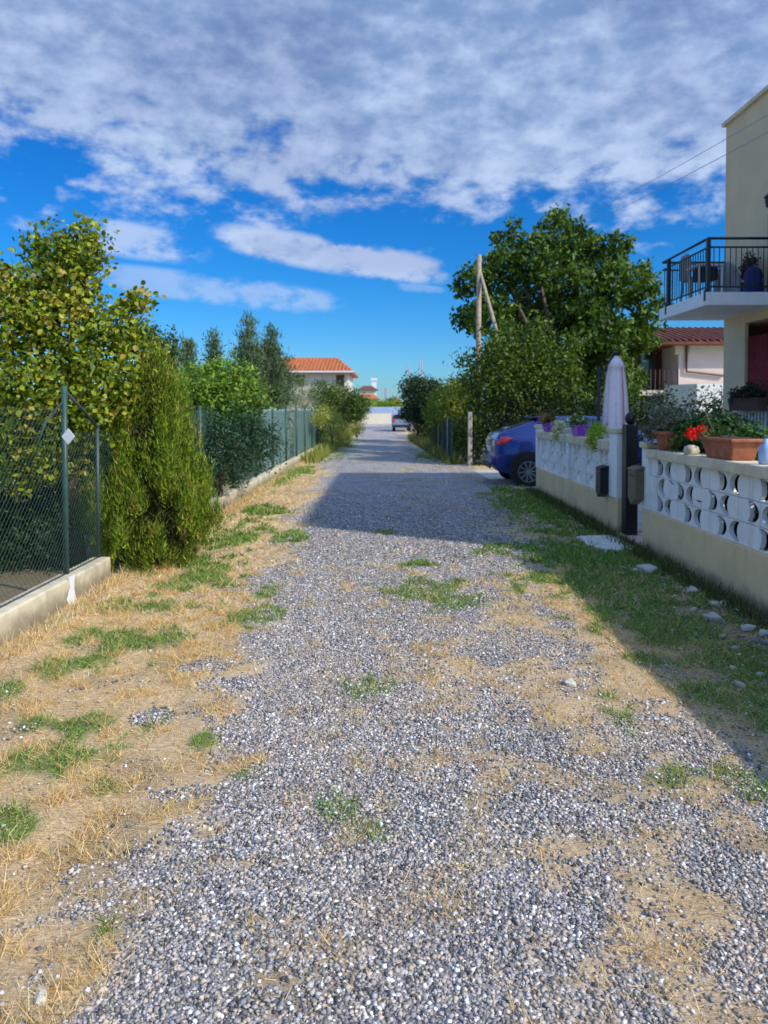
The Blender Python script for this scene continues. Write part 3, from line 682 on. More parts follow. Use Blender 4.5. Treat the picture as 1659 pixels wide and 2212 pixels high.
crown('crown', tb, 1150, 15, .080, .055, YG, r_, 'leaf', fill=.5, aspect=.95, template=T_HEX, shift_cols=([(.40,.38,.04),(.36,.24,.04)], .10))
lm = bpy.data.meshes.new('leaf'); lm.from_pydata([(0,0,0),(.040,.035,.01),(.034,.075,.0),(0,.105,-.015),(-.034,.075,.0),(-.040,.035,.01),(0,.06,-.012)], [], [(0,1,6),(1,2,6),(2,3,6),(3,4,6),(4,5,6),(5,0,6)])
a_ = lm.color_attributes.new('Col', 'FLOAT_COLOR', 'POINT')
for q in a_.data: q.color = (.38, .44, .04, 1)
lm.materials.append(M['leaf'])
for k in range(300):
    b_ = tb[rng.integers(2, 12)]; d = Vector(unit(1)[0]); d.y = -abs(d.y)
    o = bpy.data.objects.new('leaf', lm); C.objects.link(o); o.parent = r_
    o.location = Vector((b_[0]+d.x*b_[3]*1.02, b_[1]+d.y*b_[4]*1.02, b_[2]+d.z*b_[5]*1.02)) - r_.location
    o.rotation_euler = Vector((rng.normal()*.5+.6, rng.normal()*.5, rng.random()*6.3)); o.scale = (.55+rng.random()*.4,)*3
# feathery yellow green shrub standing in the gap of the kerb
r_ = empty('conifer_shrub', (-2.42, 7.6, 0), 'tall feathery yellow green conifer shrub standing between the two kerb walls', 'shrub')
prof_c = [(.06,.26),(.22,.52),(.50,.64),(.78,.57),(1.05,.42),(1.35,.32),(1.65,.23),(1.88,.13),(2.02,.08)]
cb = []
for k in range(150):
    z = .12 + 1.85*rng.random()**.9; wz = float(np.interp(z, [a for a, _ in prof_c], [b for _, b in prof_c])); a = rng.random()*6.283
    rr = wz*(.70 + .40*rng.random()); lean = .10*(z/2)
    cb.append((-2.40 + lean*.3 + rr*math.cos(a), 7.55 + rr*math.sin(a)*.95, z, .075, .075, .15 + .09*rng.random()))
limbs((-2.42, 7.6, 0), [b_[:3] for b_ in cb[:9]], .05, r_, 5, .25)
ccc = [(.16,.25,.015),(.09,.16,.012),(.27,.33,.025),(.04,.07,.008),(.18,.22,.02),(.06,.11,.01)]
crown('crown', cb, 3300, 22, .026, .052, ccc, r_, 'needle', fill=.5, aspect=.17, template=T_BLADE, up=1.7, jit=.25, shift_cols=([(.32,.24,.05)], .06), zs=2.2)
crown('inner_foliage', [(-2.40, 7.55, z, w_*.72, w_*.7, .22) for z, w_ in prof_c[1:-1]], 900, 22, .04, .06, [(.03,.05,.01),(.06,.09,.012),(.08,.06,.03)], r_, 'needle', fill=.4, aspect=.2, template=T_BLADE, up=1.0)  # dark core colours stand in for shade inside the shrub
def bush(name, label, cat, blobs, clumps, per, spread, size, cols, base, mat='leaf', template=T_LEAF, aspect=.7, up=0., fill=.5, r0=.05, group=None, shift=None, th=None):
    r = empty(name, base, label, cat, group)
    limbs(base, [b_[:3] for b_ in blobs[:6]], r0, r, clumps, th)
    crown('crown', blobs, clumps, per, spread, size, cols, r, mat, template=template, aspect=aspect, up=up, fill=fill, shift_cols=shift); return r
DG = [(.045,.085,.018),(.03,.06,.014),(.07,.12,.02),(.05,.10,.02)]
bush('laurel_hedge_tree', 'round topped laurel with glossy yellow green crown above the fence', 'tree',
     [blob(430,835,12.5,52,.5), blob(490,830,12.6,55,.5), blob(535,850,12.8,42,.45), blob(400,850,12.0,40,.4), blob(470,870,12.2,60,.5)], 620, 18, .08, .075,
     [(.17,.28,.03),(.10,.20,.02),(.24,.34,.04),(.07,.14,.02)], (P(470,900,12.6).x, 12.6, 0), r0=.07)
bush('evergreen_shrub', 'dark blue green evergreen shrub filling the fence bays under the laurel', 'shrub',
     [blob(460,940,11.4,50,.4), blob(520,930,12.0,55,.4), blob(430,1000,11.0,45,.4), blob(560,960,12.8,50,.4), blob(500,1000,11.8,50,.4)], 460, 16, .08, .06,
     [(.02,.055,.03),(.03,.075,.035),(.04,.10,.045)], (P(480,1000,11.8).x, 11.8, 0), r0=.04)
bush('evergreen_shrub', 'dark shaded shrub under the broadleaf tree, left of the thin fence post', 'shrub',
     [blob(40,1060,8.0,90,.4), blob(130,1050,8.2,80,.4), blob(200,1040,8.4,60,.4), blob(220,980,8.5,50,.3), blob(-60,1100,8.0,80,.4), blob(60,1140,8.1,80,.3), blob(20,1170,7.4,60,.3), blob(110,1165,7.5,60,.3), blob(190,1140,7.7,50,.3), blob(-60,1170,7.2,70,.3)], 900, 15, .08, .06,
     [(.02,.04,.015),(.03,.06,.02),(.05,.09,.025)], (P(80,1100,8.2).x, 8.2, 0), r0=.05)  # shade under the tree is put into these dark leaf colours
bush('evergreen_shrub', 'dark shrub wedge between the conifer shrub and the broadleaf tree', 'shrub',
     [blob(240,880,9.2,60,.4), blob(250,960,9.2,60,.4), blob(230,1050,9.0,60,.4), blob(310,730,10.5,30,.3), blob(350,760,11,40,.3)], 420, 15, .08, .06,
     [(.04,.08,.02),(.03,.06,.02),(.07,.12,.03)], (P(240,1000,9.2).x, 9.2, 0), r0=.05)
CG = [(.10,.15,.07),(.07,.115,.05),(.14,.19,.09),(.055,.09,.04)]
def conif(label, px, ytop, w_, Y, ybase=900, cols=CG, lean=0):
    n = 6; bl = []
    for i in range(n):
        f = i/(n-1); bl.append(blob(px + lean*(1-f) + (rng.random()-.5)*w_*.25, ytop + 14 + (ybase-ytop)*f, Y, w_*(.22+.78*f**.75), None, (ybase-ytop)/n*.9))
    bush('cypress_tree', label, 'tree', bl, int(240 + 5*w_), 20, .09, .10, cols, (P(px, 900, Y).x, Y, 0), 'needle', T_BLADE2, .22, 1.1, .5, .07, 'grey green conifers above the left hedge')
conif('tallest grey green conifer left of the red roofed house', 540, 695, 42, 19)
conif('grey green conifer leaning close right of the tallest conifer', 582, 718, 36, 20.5)
conif('slim conifer standing alone left of the tallest conifer', 462, 722, 20, 19)
conif('small pale conifer above the laurel, left of the slim conifer', 408, 742, 20, 18)
conif('low conifer next to the broadleaf tree edge, above the shrub', 372, 762, 24, 16)
bush('broad_conifer', 'broad dark grey green conifer below the pair of tall tops', 'tree', [blob(560,790,21,58), blob(598,815,21.5,42), blob(570,845,21,52), blob(598,860,21.5,30)], 600, 18, .1, .10, CG, (P(570,900,21).x, 21, 0), 'needle', T_BLADE2, .25, .8, .5, .07)
bush('olive_tree', 'pale silvery olive tree in front of the red roofed house', 'tree', [blob(645,848,28,34), blob(615,862,27.5,32), blob(668,862,28.5,26), blob(640,875,28,30)], 420, 18, .09, .065,
     [(.20,.26,.13),(.15,.21,.09),(.28,.33,.18)], (P(640,900,28).x, 28, 0), aspect=.3)
bush('garden_tree', 'mid green tree crown below the red roofed house', 'tree', [blob(695,852,42,30), blob(730,858,43,30), blob(712,875,42,30), blob(755,872,46,24)], 520, 16, .14, .12, [(.08,.13,.02),(.13,.19,.03),(.05,.09,.02)], (P(715,900,42).x, 42, 0))
bush('garden_tree', 'last dark green tree at the end of the left row', 'tree', [blob(768,870,42,22), blob(782,880,46,14), blob(765,895,42,22)], 260, 16, .16, .14, [(.06,.10,.02),(.10,.16,.03)], (P(770,900,43).x, 43, 0))
bush('yellow_shrub', 'yellow green climbing shrub over the far end of the fence', 'shrub', [blob(700,890,27,14,.4), blob(722,905,29,14,.4), blob(730,935,30,14,.4), blob(745,955,32,12,.4), blob(690,905,26,12,.3)], 260, 14, .12, .07,
     [(.30,.32,.05),(.36,.30,.07),(.20,.26,.05)], (P(722,950,29).x, 29, 0), r0=.03)
bush('yellow_shrub', 'small rounded yellow bush at the lane edge near the far gate', 'shrub', [blob(772,925,38,12,.4)], 80, 14, .1, .07, [(.28,.28,.06),(.34,.30,.08)], (P(772,930,38).x, 38, 0), r0=.02, th=.2)
# thin garden growth behind the fence
for i in range(9):
    Y = 10.0 + i*2.0; px = 700
    x = FX - .9 - .25*(i % 3)
    bush('fence_shrub', ['lush green','dry brown','grey green'][i % 3] + ' low shrub behind the wire fence, ' + ['first','second','third','fourth','fifth','sixth','seventh','eighth','ninth'][i] + ' from the bush', 'shrub', [(x, Y, .45, .4, .7, .45), (x-.3, Y+.5, .9, .4, .6, .45)], 150, 12, .10, .06,
         [[(.06,.10,.04),(.10,.14,.07)], [(.16,.14,.09),(.10,.09,.06)], [(.07,.11,.05),(.14,.17,.10)]][i % 3], (x, Y, 0), r0=.02, th=.2, group='low shrubs behind the wire fence')

# ------------------------------------------------------------------ trees on the right
WG = [(.08,.14,.015),(.05,.095,.012),(.13,.21,.02),(.03,.06,.008)]
YB = 26.5
r_ = empty('walnut_tree', (P(1215,980,YB).x, YB, 0), 'large green walnut tree above the blue car', 'tree')
wt = [(1205,505,58),(1105,525,40),(1155,560,50),(1250,545,55),(1325,535,35),(1085,590,48),(1160,640,70),(1250,640,75),(1330,610,55),(1385,600,32),(1395,660,42),(1020,610,34),
      (1015,690,32),(1060,680,50),(1120,720,65),(1210,730,80),(1300,720,70),(1370,730,45),(1180,820,80),(1280,810,80),(1345,820,50),(1080,800,60),(1100,870,55),(1240,880,70),(1330,880,55)]
wb = [blob(x, y, YB + 1.6*math.sin(i*2.3), r*(.84 if r > 50 else .95)) for i, (x, y, r) in enumerate(wt)]
limbs((r_.location.x, YB, 0), [b_[:3] for b_ in wb[:19]], .24, r_, 8, 1.9)
crown('crown', wb, 1900, 20, .13, .20, WG, r_, 'leaf', fill=.62, aspect=.75)
bush('fig_tree', 'lower yellow green tree in front of the walnut, beside the utility pole', 'tree',
     [blob(1080,770,21.8,45), blob(1140,750,22.2,52), blob(1190,800,22.6,62), blob(1060,840,21.8,48), blob(1130,850,22,62), blob(1020,815,21.6,20), blob(1210,860,22.4,60), blob(1035,900,21.8,32), blob(1075,930,21.9,38), blob(1140,920,22,48), blob(1205,925,22.4,48), blob(1010,780,21.9,14), blob(1095,715,22.1,18), blob(1165,700,22.3,16), blob(1225,745,22.5,26)], 1150, 16, .15, .12,
     [(.09,.15,.012),(.055,.10,.01),(.14,.20,.015),(.022,.045,.008)], (P(1110,980,22.2).x, 22.4, 0), r0=.09)
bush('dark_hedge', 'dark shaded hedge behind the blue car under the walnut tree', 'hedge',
     [(3.0+i*1.0, 21.4+.3*math.sin(i*3), 1.0, .80, .7, 1.15) for i in range(11)], 1500, 14, .14, .10, [(.014,.028,.008),(.022,.045,.011),(.010,.020,.006)], (6.5, 21.6, 0), r0=.06, th=.5)  # shade below the canopy is painted into the near black leaves
bush('shrub_clump', 'yellow green shrub at the lane edge left of the short concrete post', 'shrub', [blob(955,865,26,26), blob(985,850,25,28), blob(940,890,26.5,22), blob(975,890,25,30)], 420, 14, .11, .09,
     [(.19,.26,.03),(.13,.20,.025),(.27,.27,.04)], (P(965,960,26).x, 26, 0), r0=.04)
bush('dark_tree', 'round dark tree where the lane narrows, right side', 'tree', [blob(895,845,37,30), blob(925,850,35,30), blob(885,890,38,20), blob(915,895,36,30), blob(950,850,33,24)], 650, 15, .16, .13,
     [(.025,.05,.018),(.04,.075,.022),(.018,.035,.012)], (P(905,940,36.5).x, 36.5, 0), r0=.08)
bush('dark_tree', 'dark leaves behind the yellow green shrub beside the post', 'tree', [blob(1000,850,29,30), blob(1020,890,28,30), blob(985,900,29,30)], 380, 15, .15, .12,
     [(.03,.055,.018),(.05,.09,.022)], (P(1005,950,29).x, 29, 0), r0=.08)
# fence of pale posts below the shrub
rf = empty('wire_fence', (P(975,960,24.4).x, 23.2, 0), 'old green and grey wire fence below the yellow green shrub', 'fence')
x0 = P(985, 960, 23.0).x
for i, Y in enumerate((22.0, 23.4, 25.0, 27.0, 29.5)):
    MB().tube([(1.95-.02*i, Y, 0), (1.95-.02*i, Y, 1.35)], .03, 6).obj('post', M['conc_post' if i % 2 else 'greenpost'], rf)
mesh_bay(22.0, 29.5, .05, 1.3, 1.93, .1, .004, rf)
blades('tall_verge_grass', 5000, 1.2, 2.3, 21.6, 42, .08, .45, .012, [(.16,.18,.05),(.30,.26,.10),(.10,.14,.03)], lambda x, y: ((x > 2.5 - .035*y) & (x < 3.2-.035*y)).astype(float), .3, T_BLADE2)
blades('tall_verge_grass', 5000, -2.6, -1.8, 22, 55, .08, .5, .012, [(.22,.24,.05),(.36,.32,.10),(.14,.20,.04)], lambda x, y: (x < -2.0).astype(float)*.8, .3, T_BLADE2)

# poles ---------------------------------------------------------------------
up = P(1032, 980, 23.8)
pp = empty('utility_pole', (up.x, 23.8, 0), 'tall grey wooden utility pole with a slanting brace', 'utility pole')
tp_ = P(1035, 551, 23.8); MB().tube([(up.x, 23.8, -.2), (tp_.x, 23.8, tp_.z)], [.10, .075], 10).obj('shaft', M['pole'], pp, True)
a1 = P(1038, 590, 23.8); a2 = P(1075, 725, 22.9); a3 = P(1105, 860, 22.2)
MB().tube([a1, a2, (a3.x, 22.2, a3.z)], [.05, .065, .07], 8).obj('brace', M['pole'], pp, True)
cp = G(1015, 1006); o = MB().box(cp.x-.06, cp.x+.06, cp.y-.06, cp.y+.06, -.1, P(1015, 890, cp.y).z).obj('concrete_post', M['conc_post'], bevel=.01)
tag(o, 'short pale concrete post at the corner of the driveway', 'post')
for k, (dz_, lab) in enumerate(((0, 'upper thin overhead wire rising to the right past the house'), (-.35, 'lower thin overhead wire rising to the right past the house'))):
    a = Vector(P(1200, 492, 33)); b_ = Vector(P(1672, 240, 10.5)); pts = []
    for i in range(13):
        f = i/12; q = a.lerp(b_, f); q.z += dz_*(1-.3*f) - .5*4*f*(1-f)*.25; pts.append(q)
    tag(MB().tube(pts, .006, 5).obj('overhead_wire', M['farlav']), lab, 'wire', 'overhead wires')

# ------------------------------------------------------------------ house on the right
HX, HY0, HY1, HT = 6.30, 5.4, 13.9, 6.85
h = empty('apartment_house', (HX, HY1, 0), 'beige two storey house with a balcony at the right edge', 'house')
MB().box(HX, HX+8, HY0, HY1, 3.12, HT).obj('upper_wall', M['house'], h)
MB().box(HX, HX+.06, 13.08, HY1, 0, 3.119).obj('wall_pier', M['house'], h)
MB().box(HX, HX+.5, HY0, 6.2, 0, 3.119).obj('wall_pier', M['house'], h)
MB().box(HX+2.2, HX+8, HY0, HY1, 0, 3.119).box(HX+.062, HX+2.2, 13.5, HY1, 0, 3.119).obj('porch_wall', M['brown'], h)
MB().box(HX-.05, HX+2.19, 6.2, 13.07, 0, .62).obj('porch_floor', M['cap'], h, bevel=.01)
MB().box(HX-.06, HX+8.06, HY0-.06, HY1+.06, HT+.002, HT+.07).obj('roof_edge', M['cap'], h)
MB().box(HX+2.1, HX+2.19, 8.5, 12.6, .63, 2.9).obj('door', M['red_curtain'], h)
BY0, BY1, BX = 11.9, 13.95, 5.10
MB().box(BX, HX-.002, BY0, BY1, 3.27, 3.48).obj('balcony_slab', M['slabwhite'], h, bevel=.012)
MB().box(HX-.10, HX-.002, 12.06, 12.14, 3.50, 4.78).obj('shutter', M['black'], h)
MB().box(HX-.012, HX-.001, 10.9, 12.04, 3.5, 5.0).obj('balcony_door', M['winglass'], h)
# picket railing of the porch
pr = empty('porch_railing', (HX-.12, 6.3, .62), 'white picket railing along the porch under the balcony', 'railing')
for k in range(62):
    y = 6.35 + k*.11
    MB().box(HX-.135, HX-.105, y, y+.032, .66, 1.62).obj('picket', M['picket'], pr)
MB().box(HX-.15, HX-.09, 6.3, 13.1, 1.621, 1.67).obj('top_rail', M['picket'], pr); MB().box(HX-.15, HX-.09, 6.3, 13.1, .63, .659).obj('bottom_rail', M['picket'], pr)
for z in (.98, 1.30): pass
cur = MB(); n = 40
for side in (0, 1):
    pass
vs = []; y0_, y1_ = 8.2, 13.06
for i in range(n+1):
    y = y0_ + (y1_-y0_)*i/n; x = HX + .11 + .03*math.sin(i*1.7) + .02*math.sin(i*3.1)
    vs += [(x, y, .75), (x*.998, y, 2.88)]
o = MB().add(vs, [(2*i, 2*i+2, 2*i+3, 2*i+1) for i in range(n)]).obj('porch_curtain', M['red_curtain'], smooth=True); o.modifiers.new('t', 'SOLIDIFY').thickness = .01
tag(o, 'dark red curtain hanging in the porch behind the white pickets', 'curtain')
# balcony railing
br = empty('balcony_railing', (BX+.05, BY0, 3.48), 'dark metal railing around the first floor balcony', 'railing')
def rail_run(a, b_, name_posts=True, nb=12):
    a, b_ = Vector(a), Vector(b_)
    for z, r in ((.86, .022), (.72, .015), (.09, .015)):
        MB().tube([a + Vector((0,0,z)), b_ + Vector((0,0,z))], r, 8).obj('hand_rail' if z > .8 else 'rail', M['rail'], br, True)
    for k in range(1, nb):
        q = a.lerp(b_, k/nb); MB().tube([q + Vector((0,0,.09)), q + Vector((0,0,.72))], .0075, 6).obj('baluster', M['rail'], br)
rx = BX + .05
rail_run((rx, BY0+.04, 3.48), (HX, BY0+.04, 3.48), nb=13)
rail_run((rx, BY0+.04, 3.48), (rx, BY1-.05, 3.48), nb=20)
rail_run((rx, BY1-.05, 3.48), (HX, BY1-.05, 3.48), nb=13)
for (x, y) in ((rx, BY0+.04), (rx, BY1-.35)):
    rp_ = MB().box(x-.028, x+.028, y-.028, y+.028, 3.36, 4.34).obj('rail_post', M['rail'], br)
    MB().box(x-.06, x-.028, y-.03, y+.03, 3.34, 3.52).obj('bracket', M['rail'], rp_)
# things on the balcony
def chair_mesh(x, y, z, label, mat):
    r = empty('plastic_chair', (x, y, z), label, 'chair')
    MB().poly([(x-.24, z+.42), (x+.24, z+.42), (x+.26, z+.455), (x-.24, z+.45)], 'y', y-.24, y+.24).obj('seat', mat, r, bevel=.01)
    MB().poly([(y-.25, z+.45), (y+.25, z+.45), (y+.23, z+.78), (y+.12, z+.88), (y-.12, z+.88), (y-.23, z+.78)], 'x', x-.27, x-.235).obj('backrest', mat, r, bevel=.008)
    for sx in (-.21, .21):
        for sy in (-.21, .21): MB().tube([(x+sx, y+sy, z+.43), (x+sx*1.15, y+sy*1.15, z)], .022, 6).obj('leg', mat, r)
    for sy in (-.26, .26): MB().tube([(x-.24, y+sy, z+.66), (x+.18, y+sy, z+.66), (x+.22, y+sy, z+.43)], .018, 6).obj('armrest', mat, r, True)
chair_mesh(5.60, 13.35, 3.49, 'grey plastic chair on the balcony behind the railing', M['greyfab'])
tb_ = empty('balcony_table', (5.45, 12.75, 3.49), 'small white balcony table with a dark cloth in front of the chair', 'table')
MB().box(5.22, 5.68, 12.5, 13.0, 4.02, 4.05).obj('table_top', M['whiteplastic'], tb_, bevel=.008)
for sx in (5.26, 5.64):
    for sy in (12.54, 12.96): MB().tube([(sx, sy, 3.49), (sx, sy, 4.02)], .018, 6).obj('leg', M['whiteplastic'], tb_)
MB().box(5.3, 5.6, 12.6, 12.9, 3.80, 4.0).obj('under_shelf', M['dark'], tb_)
vs = []; fs = []; n = 18
for i in range(n+1):
    a = math.pi*i/n
    for rr, x_ in ((1, 0), (1, .02)): vs.append((5.78 + x_, 12.95 + .52*math.cos(a), 3.62 + .62*math.sin(a)))
o = MB().poly([(12.95+.50*math.cos(math.pi*i/16), 3.56+.60*math.sin(math.pi*i/16)) for i in range(17)], 'x', 5.88, 5.93).obj('folded_seat_cover', M['greyfab'], bevel=.01)
tag(o, 'round topped grey cloth cover standing on the balcony', 'cover')
bgm = MB().lathe((5.98, 12.15, 3.482), [(.15,0),(.16,.10),(.13,.22),(.145,.30),(.11,.40),(.04,.45)], 14, .06, 5).obj('blue_bag', M['bluebag'], smooth=True)
tag(bgm, 'dark blue sack standing on the balcony floor by the wall', 'bag')
lt = empty('wall_lantern', (HX-.002, 12.05, 4.9), 'black wall lantern above the balcony shutter', 'lantern')
MB().box(HX-.02, HX-.004, 12.02, 12.10, 4.84, 5.0).obj('bracket', M['black'], lt)
MB().lathe((HX-.13, 12.06, 4.86), [(.03,0),(.05,.02),(.07,.16),(.085,.17),(.02,.23)], 8).obj('lantern_body', M['black'], lt)
def plant_pot(name, c, prof, mat, label, cat='flower pot', group=None):
    r = empty(name, c, label, cat, group); MB().lathe(c, prof, 20).obj('pot', mat, r, True)
    MB().lathe((c[0], c[1], c[2]+prof[-1][1]-.035), [(prof[-1][0]*.9, 0), (prof[-1][0]*.9, .01)], 16).obj('soil', M['soilpot'], r); return r
def foliage(r, blobs, clumps, per, spread, size, cols, mat='leaf', **k): return crown('foliage', blobs, clumps, per, spread, size, cols, r, mat, **k)
r_ = plant_pot('potted_shrub', (6.05, 12.5, 3.482), [(.10,0),(.14,.22),(.15,.24)], M['black'], 'potted plant with dark leaves beside the balcony shutter')
foliage(r_, [(6.08, 12.5, 3.95, .12, .12, .28)], 60, 12, .03, .05, [(.03,.05,.02),(.08,.03,.05)])
# flower box and cloth on the porch railing
fb = empty('flower_box', (HX-.26, 12.4, 1.58), 'dark flower box hanging on the porch railing', 'flower box')
MB().poly([(HX-.32, 1.58), (HX-.17, 1.58), (HX-.155, 1.80), (HX-.36, 1.80)], 'y', 11.95, 12.95).obj('box', M['brown'], fb, bevel=.01)
foliage(fb, [(HX-.25, 12.2, 1.88, .14, .3, .12), (HX-.25, 12.75, 1.84, .16, .25, .10)], 110, 14, .035, .05, [(.02,.035,.02),(.05,.02,.03),(.03,.06,.02)])
tag(MB().box(HX-.165, HX-.152, 11.35, 11.85, 1.30, 1.72).box(HX-.165, HX-.08, 11.35, 11.85, 1.721, 1.733).obj('hanging_cloth', M['paleblue'], bevel=.004), 'pale blue cloth hung over the porch railing at the right edge', 'cloth')
# ------------------------------------------------------------------ cantilever umbrella
uc = P(1330, 925, 11.2); ux, uy = uc.x, uc.y
um = empty('garden_umbrella', (ux, uy, 0), 'closed pale pink cantilever umbrella with a faded red stripe', 'umbrella')
zt = P(1332, 768, 11.2).z; zb = 1.15; hh = zt - zb
n = 56; prof = [(0,.15),(.12,.185),(.3,.172),(.55,.155),(.78,.130),(.855,.118),(.862,.128),(.93,.088),(1.0,.028)]
vs = []; fs = []
for (f, rr) in prof:
    for k in range(n):
        q = 2*math.pi*k/n; am = .16*(1-f*.7)
        wv_ = 1 + am*math.cos(8*q + .6*math.sin(3*f)) + .05*math.cos(21*q)
        vs.append((ux + rr*wv_*math.cos(q), uy + rr*wv_*math.sin(q), zb + f*hh + (.02*math.sin(8*q) if f == 0 else 0)))
for i in range(len(prof)-1):
    for k in range(n): fs.append((i*n+k, i*n+(k+1) % n, (i+1)*n+(k+1) % n, (i+1)*n+k))
fs.append(tuple((len(prof)-1)*n+k for k in range(n)))
can = MB().add(vs, fs).obj('canopy', M['umbrella'], um, True); can.data.materials.append(M['umb_stripe'])
for p_ in can.data.polygons:
    c = p_.center; q = math.degrees(math.atan2(c.y, c.x)) % 360
    if (287 < q < 301 or 318 < q < 325) and c.z < (zb + .86*hh): p_.material_index = 1
MB().lathe((ux, uy, zt-.005), [(.03,0),(.055,.02),(.055,.05),(.02,.07)], 10).obj('crown_cap', M['black'], um, True)
bx = P(1293, 900, 11.2).x
MB().tube([(bx, uy, 0), (bx, uy, P(1293, 792, 11.2).z)], .025, 8).obj('mast', M['black'], um, True)
MB().tube([(bx, uy, P(1293, 850, 11.2).z), (bx+.03, uy, P(1298, 815, 11.2).z), (ux-.03, uy, zt+.04)], .018, 8).obj('arm', M['black'], um, True)
MB().lathe((bx, uy, 0), [(.28,.006),(.28,.05),(.05,.07),(.04,.2)], 16).obj('base', M['black'], um)

# ------------------------------------------------------------------ pots on the walls
GAIN = 1.3
def wall_z(far): return 1.20 if far else 1.17
def planter(px, py, label, flow, n_fl, gi):
    Y = gi; z = 1.202; x = WX + .04
    r = empty('purple_planter', (x, Y, z), label, 'planter', 'purple planters on the farther wall')
    MB().frustum((x, Y, z), .075, .17, .16, .10, .22).obj('box', M['purple'], r, bevel=.008); bx_ = bpy.data.objects[-1] if False else r.children[-1]
    MB().box(x-.112, x+.112, Y-.232, Y+.232, z+.145, z+.165).obj('rim', M['purple'], bx_, bevel=.004)
    foliage(r, [(x-.02, Y, z+.23, .11, .2, .07)], 50, 12, .03, .045, [(.10,.18,.03),(.18,.26,.05),(.05,.10,.02)])
    n = n_fl*9; c = np.array([(x-.06, Y+.05, z+.23)]) + rng.normal(size=(n, 3))*np.array([.06, .12, .045])
    o = tile('flowers', T_LEAF, c, rot_mats(unit(n), rng.random(n)*6), np.full((n, 3), .045), palette(n, flow, .1), M['petal'], r); o['kind'] = 'stuff'
planter(0, 0, 'left purple planter with magenta flowers on the farther wall', [(.55,.01,.16),(.45,.01,.12)], 26, 13.35)
planter(0, 0, 'right purple planter with white and pink flowers on the farther wall', [(.75,.70,.66),(.75,.60,.62)], 10, 11.25)
for i, (Y, lab, cols, s) in enumerate(((12.35, 'white and yellow flowering plant trailing between the purple planters', [(.75,.72,.62),(.25,.32,.06),(.70,.62,.45)], .10),
                      (10.15, 'lime green trailing plant beside the right purple planter', [(.30,.42,.03),(.20,.32,.03),(.38,.46,.06)], .15))):
    x = WX + .02; r = empty('trailing_plant', (x, Y, 1.20), lab, 'plant')
    MB().lathe((x+.03, Y, 1.202), [(.05,0),(.07,.09)], 12).obj('pot', M['whiteplastic'], r)
    foliage(r, [(x-.02, Y, 1.32, .09, s, .08), (x-.08, Y+.02, 1.20, .05, s*.9, s)], 80, 12, .03, .04, cols)
# terracotta on the nearer wall
def trough(Y, x, z, L, label):
    r = empty('terracotta_planter', (x, Y, z), label, 'planter')
    MB().frustum((x, Y, z), .095, L*.40, .17, .125, L*.5).obj('box', M['terracotta'], r, bevel=.008)
    MB().box(x-.14, x+.14, Y-L*.5-.015, Y+L*.5+.015, z+.155, z+.185).obj('rim', M['terracotta'], r, bevel=.008)
    MB().box(x-.11, x+.11, Y-L*.47, Y+L*.47, z+.186, z+.19).obj('soil', M['soilpot'], r)
    return r
zc = 1.172
q = P(1550, 985, 6.45)
r_ = trough(6.48, WX+.10, zc, .62, 'rectangular terracotta planter with red geraniums on the nearer wall')
foliage(r_, [(WX+.08, 6.7, zc+.19, .10, .22, .04)], 22, 9, .03, .05, [(.04,.08,.02),(.08,.12,.03)])
MB().tube([(WX+.08, 6.72, zc+.18), (WX+.04, 6.85, zc+.42)], .006, 5).obj('dry_stem', M['bark'], r_)
MB().tube([(WX+.1, 6.5, zc+.18), (WX+.12, 6.35, zc+.34)], .005, 5).obj('dry_stem', M['bark'], r_)
for k, (yy_, zz_, xx_) in enumerate(((6.88, zc+.235, WX+.02), (7.02, zc+.20, WX-.01))):
    n = 55; c = np.array([(xx_, yy_, zz_)]) + unit(n)*.045
    o = tile('geranium', T_LEAF, c, rot_mats(unit(n), rng.random(n)*6), np.full((n, 3), .035), palette(n, [(.75,.005,.01),(.62,.004,.008)], .1), M['petal'], r_); o['kind'] = 'stuff'
r_ = plant_pot('terracotta_pot', (WX+.10, 7.85, zc), [(.10,0),(.13,.10),(.15,.16),(.165,.165),(.165,.20)], M['terracotta'], 'round terracotta pot with a grey leaved plant on the nearer wall')
foliage(r_, [(WX+.08, 7.9, zc+.32, .16, .2, .13), (WX-.02, 8.05, zc+.20, .1, .16, .08), (WX+.0, 8.0, zc+.50, .07, .09, .12)], 130, 12, .035, .05, [(.20,.22,.16),(.12,.13,.08),(.28,.27,.22),(.10,.10,.06)], aspect=.4)
r_ = plant_pot('potted_shrub', (WX+.42, 7.6, 0), [(.20,0),(.27,.45),(.29,.5)], M['terracotta'], 'large bushy green shrub in a pot behind the nearer wall')
r_['category'] = 'potted shrub'
foliage(r_, [(WX+.45, 7.35, 1.32, .32, .38, .22), (WX+.35, 7.75, 1.32, .28, .3, .20), (WX+.5, 7.0, 1.28, .25, .3, .16), (WX+.42, 7.6, 1.05, .35, .35, .5)], 420, 16, .05, .055, [(.035,.09,.02),(.06,.13,.03),(.025,.06,.015)], up=.3)
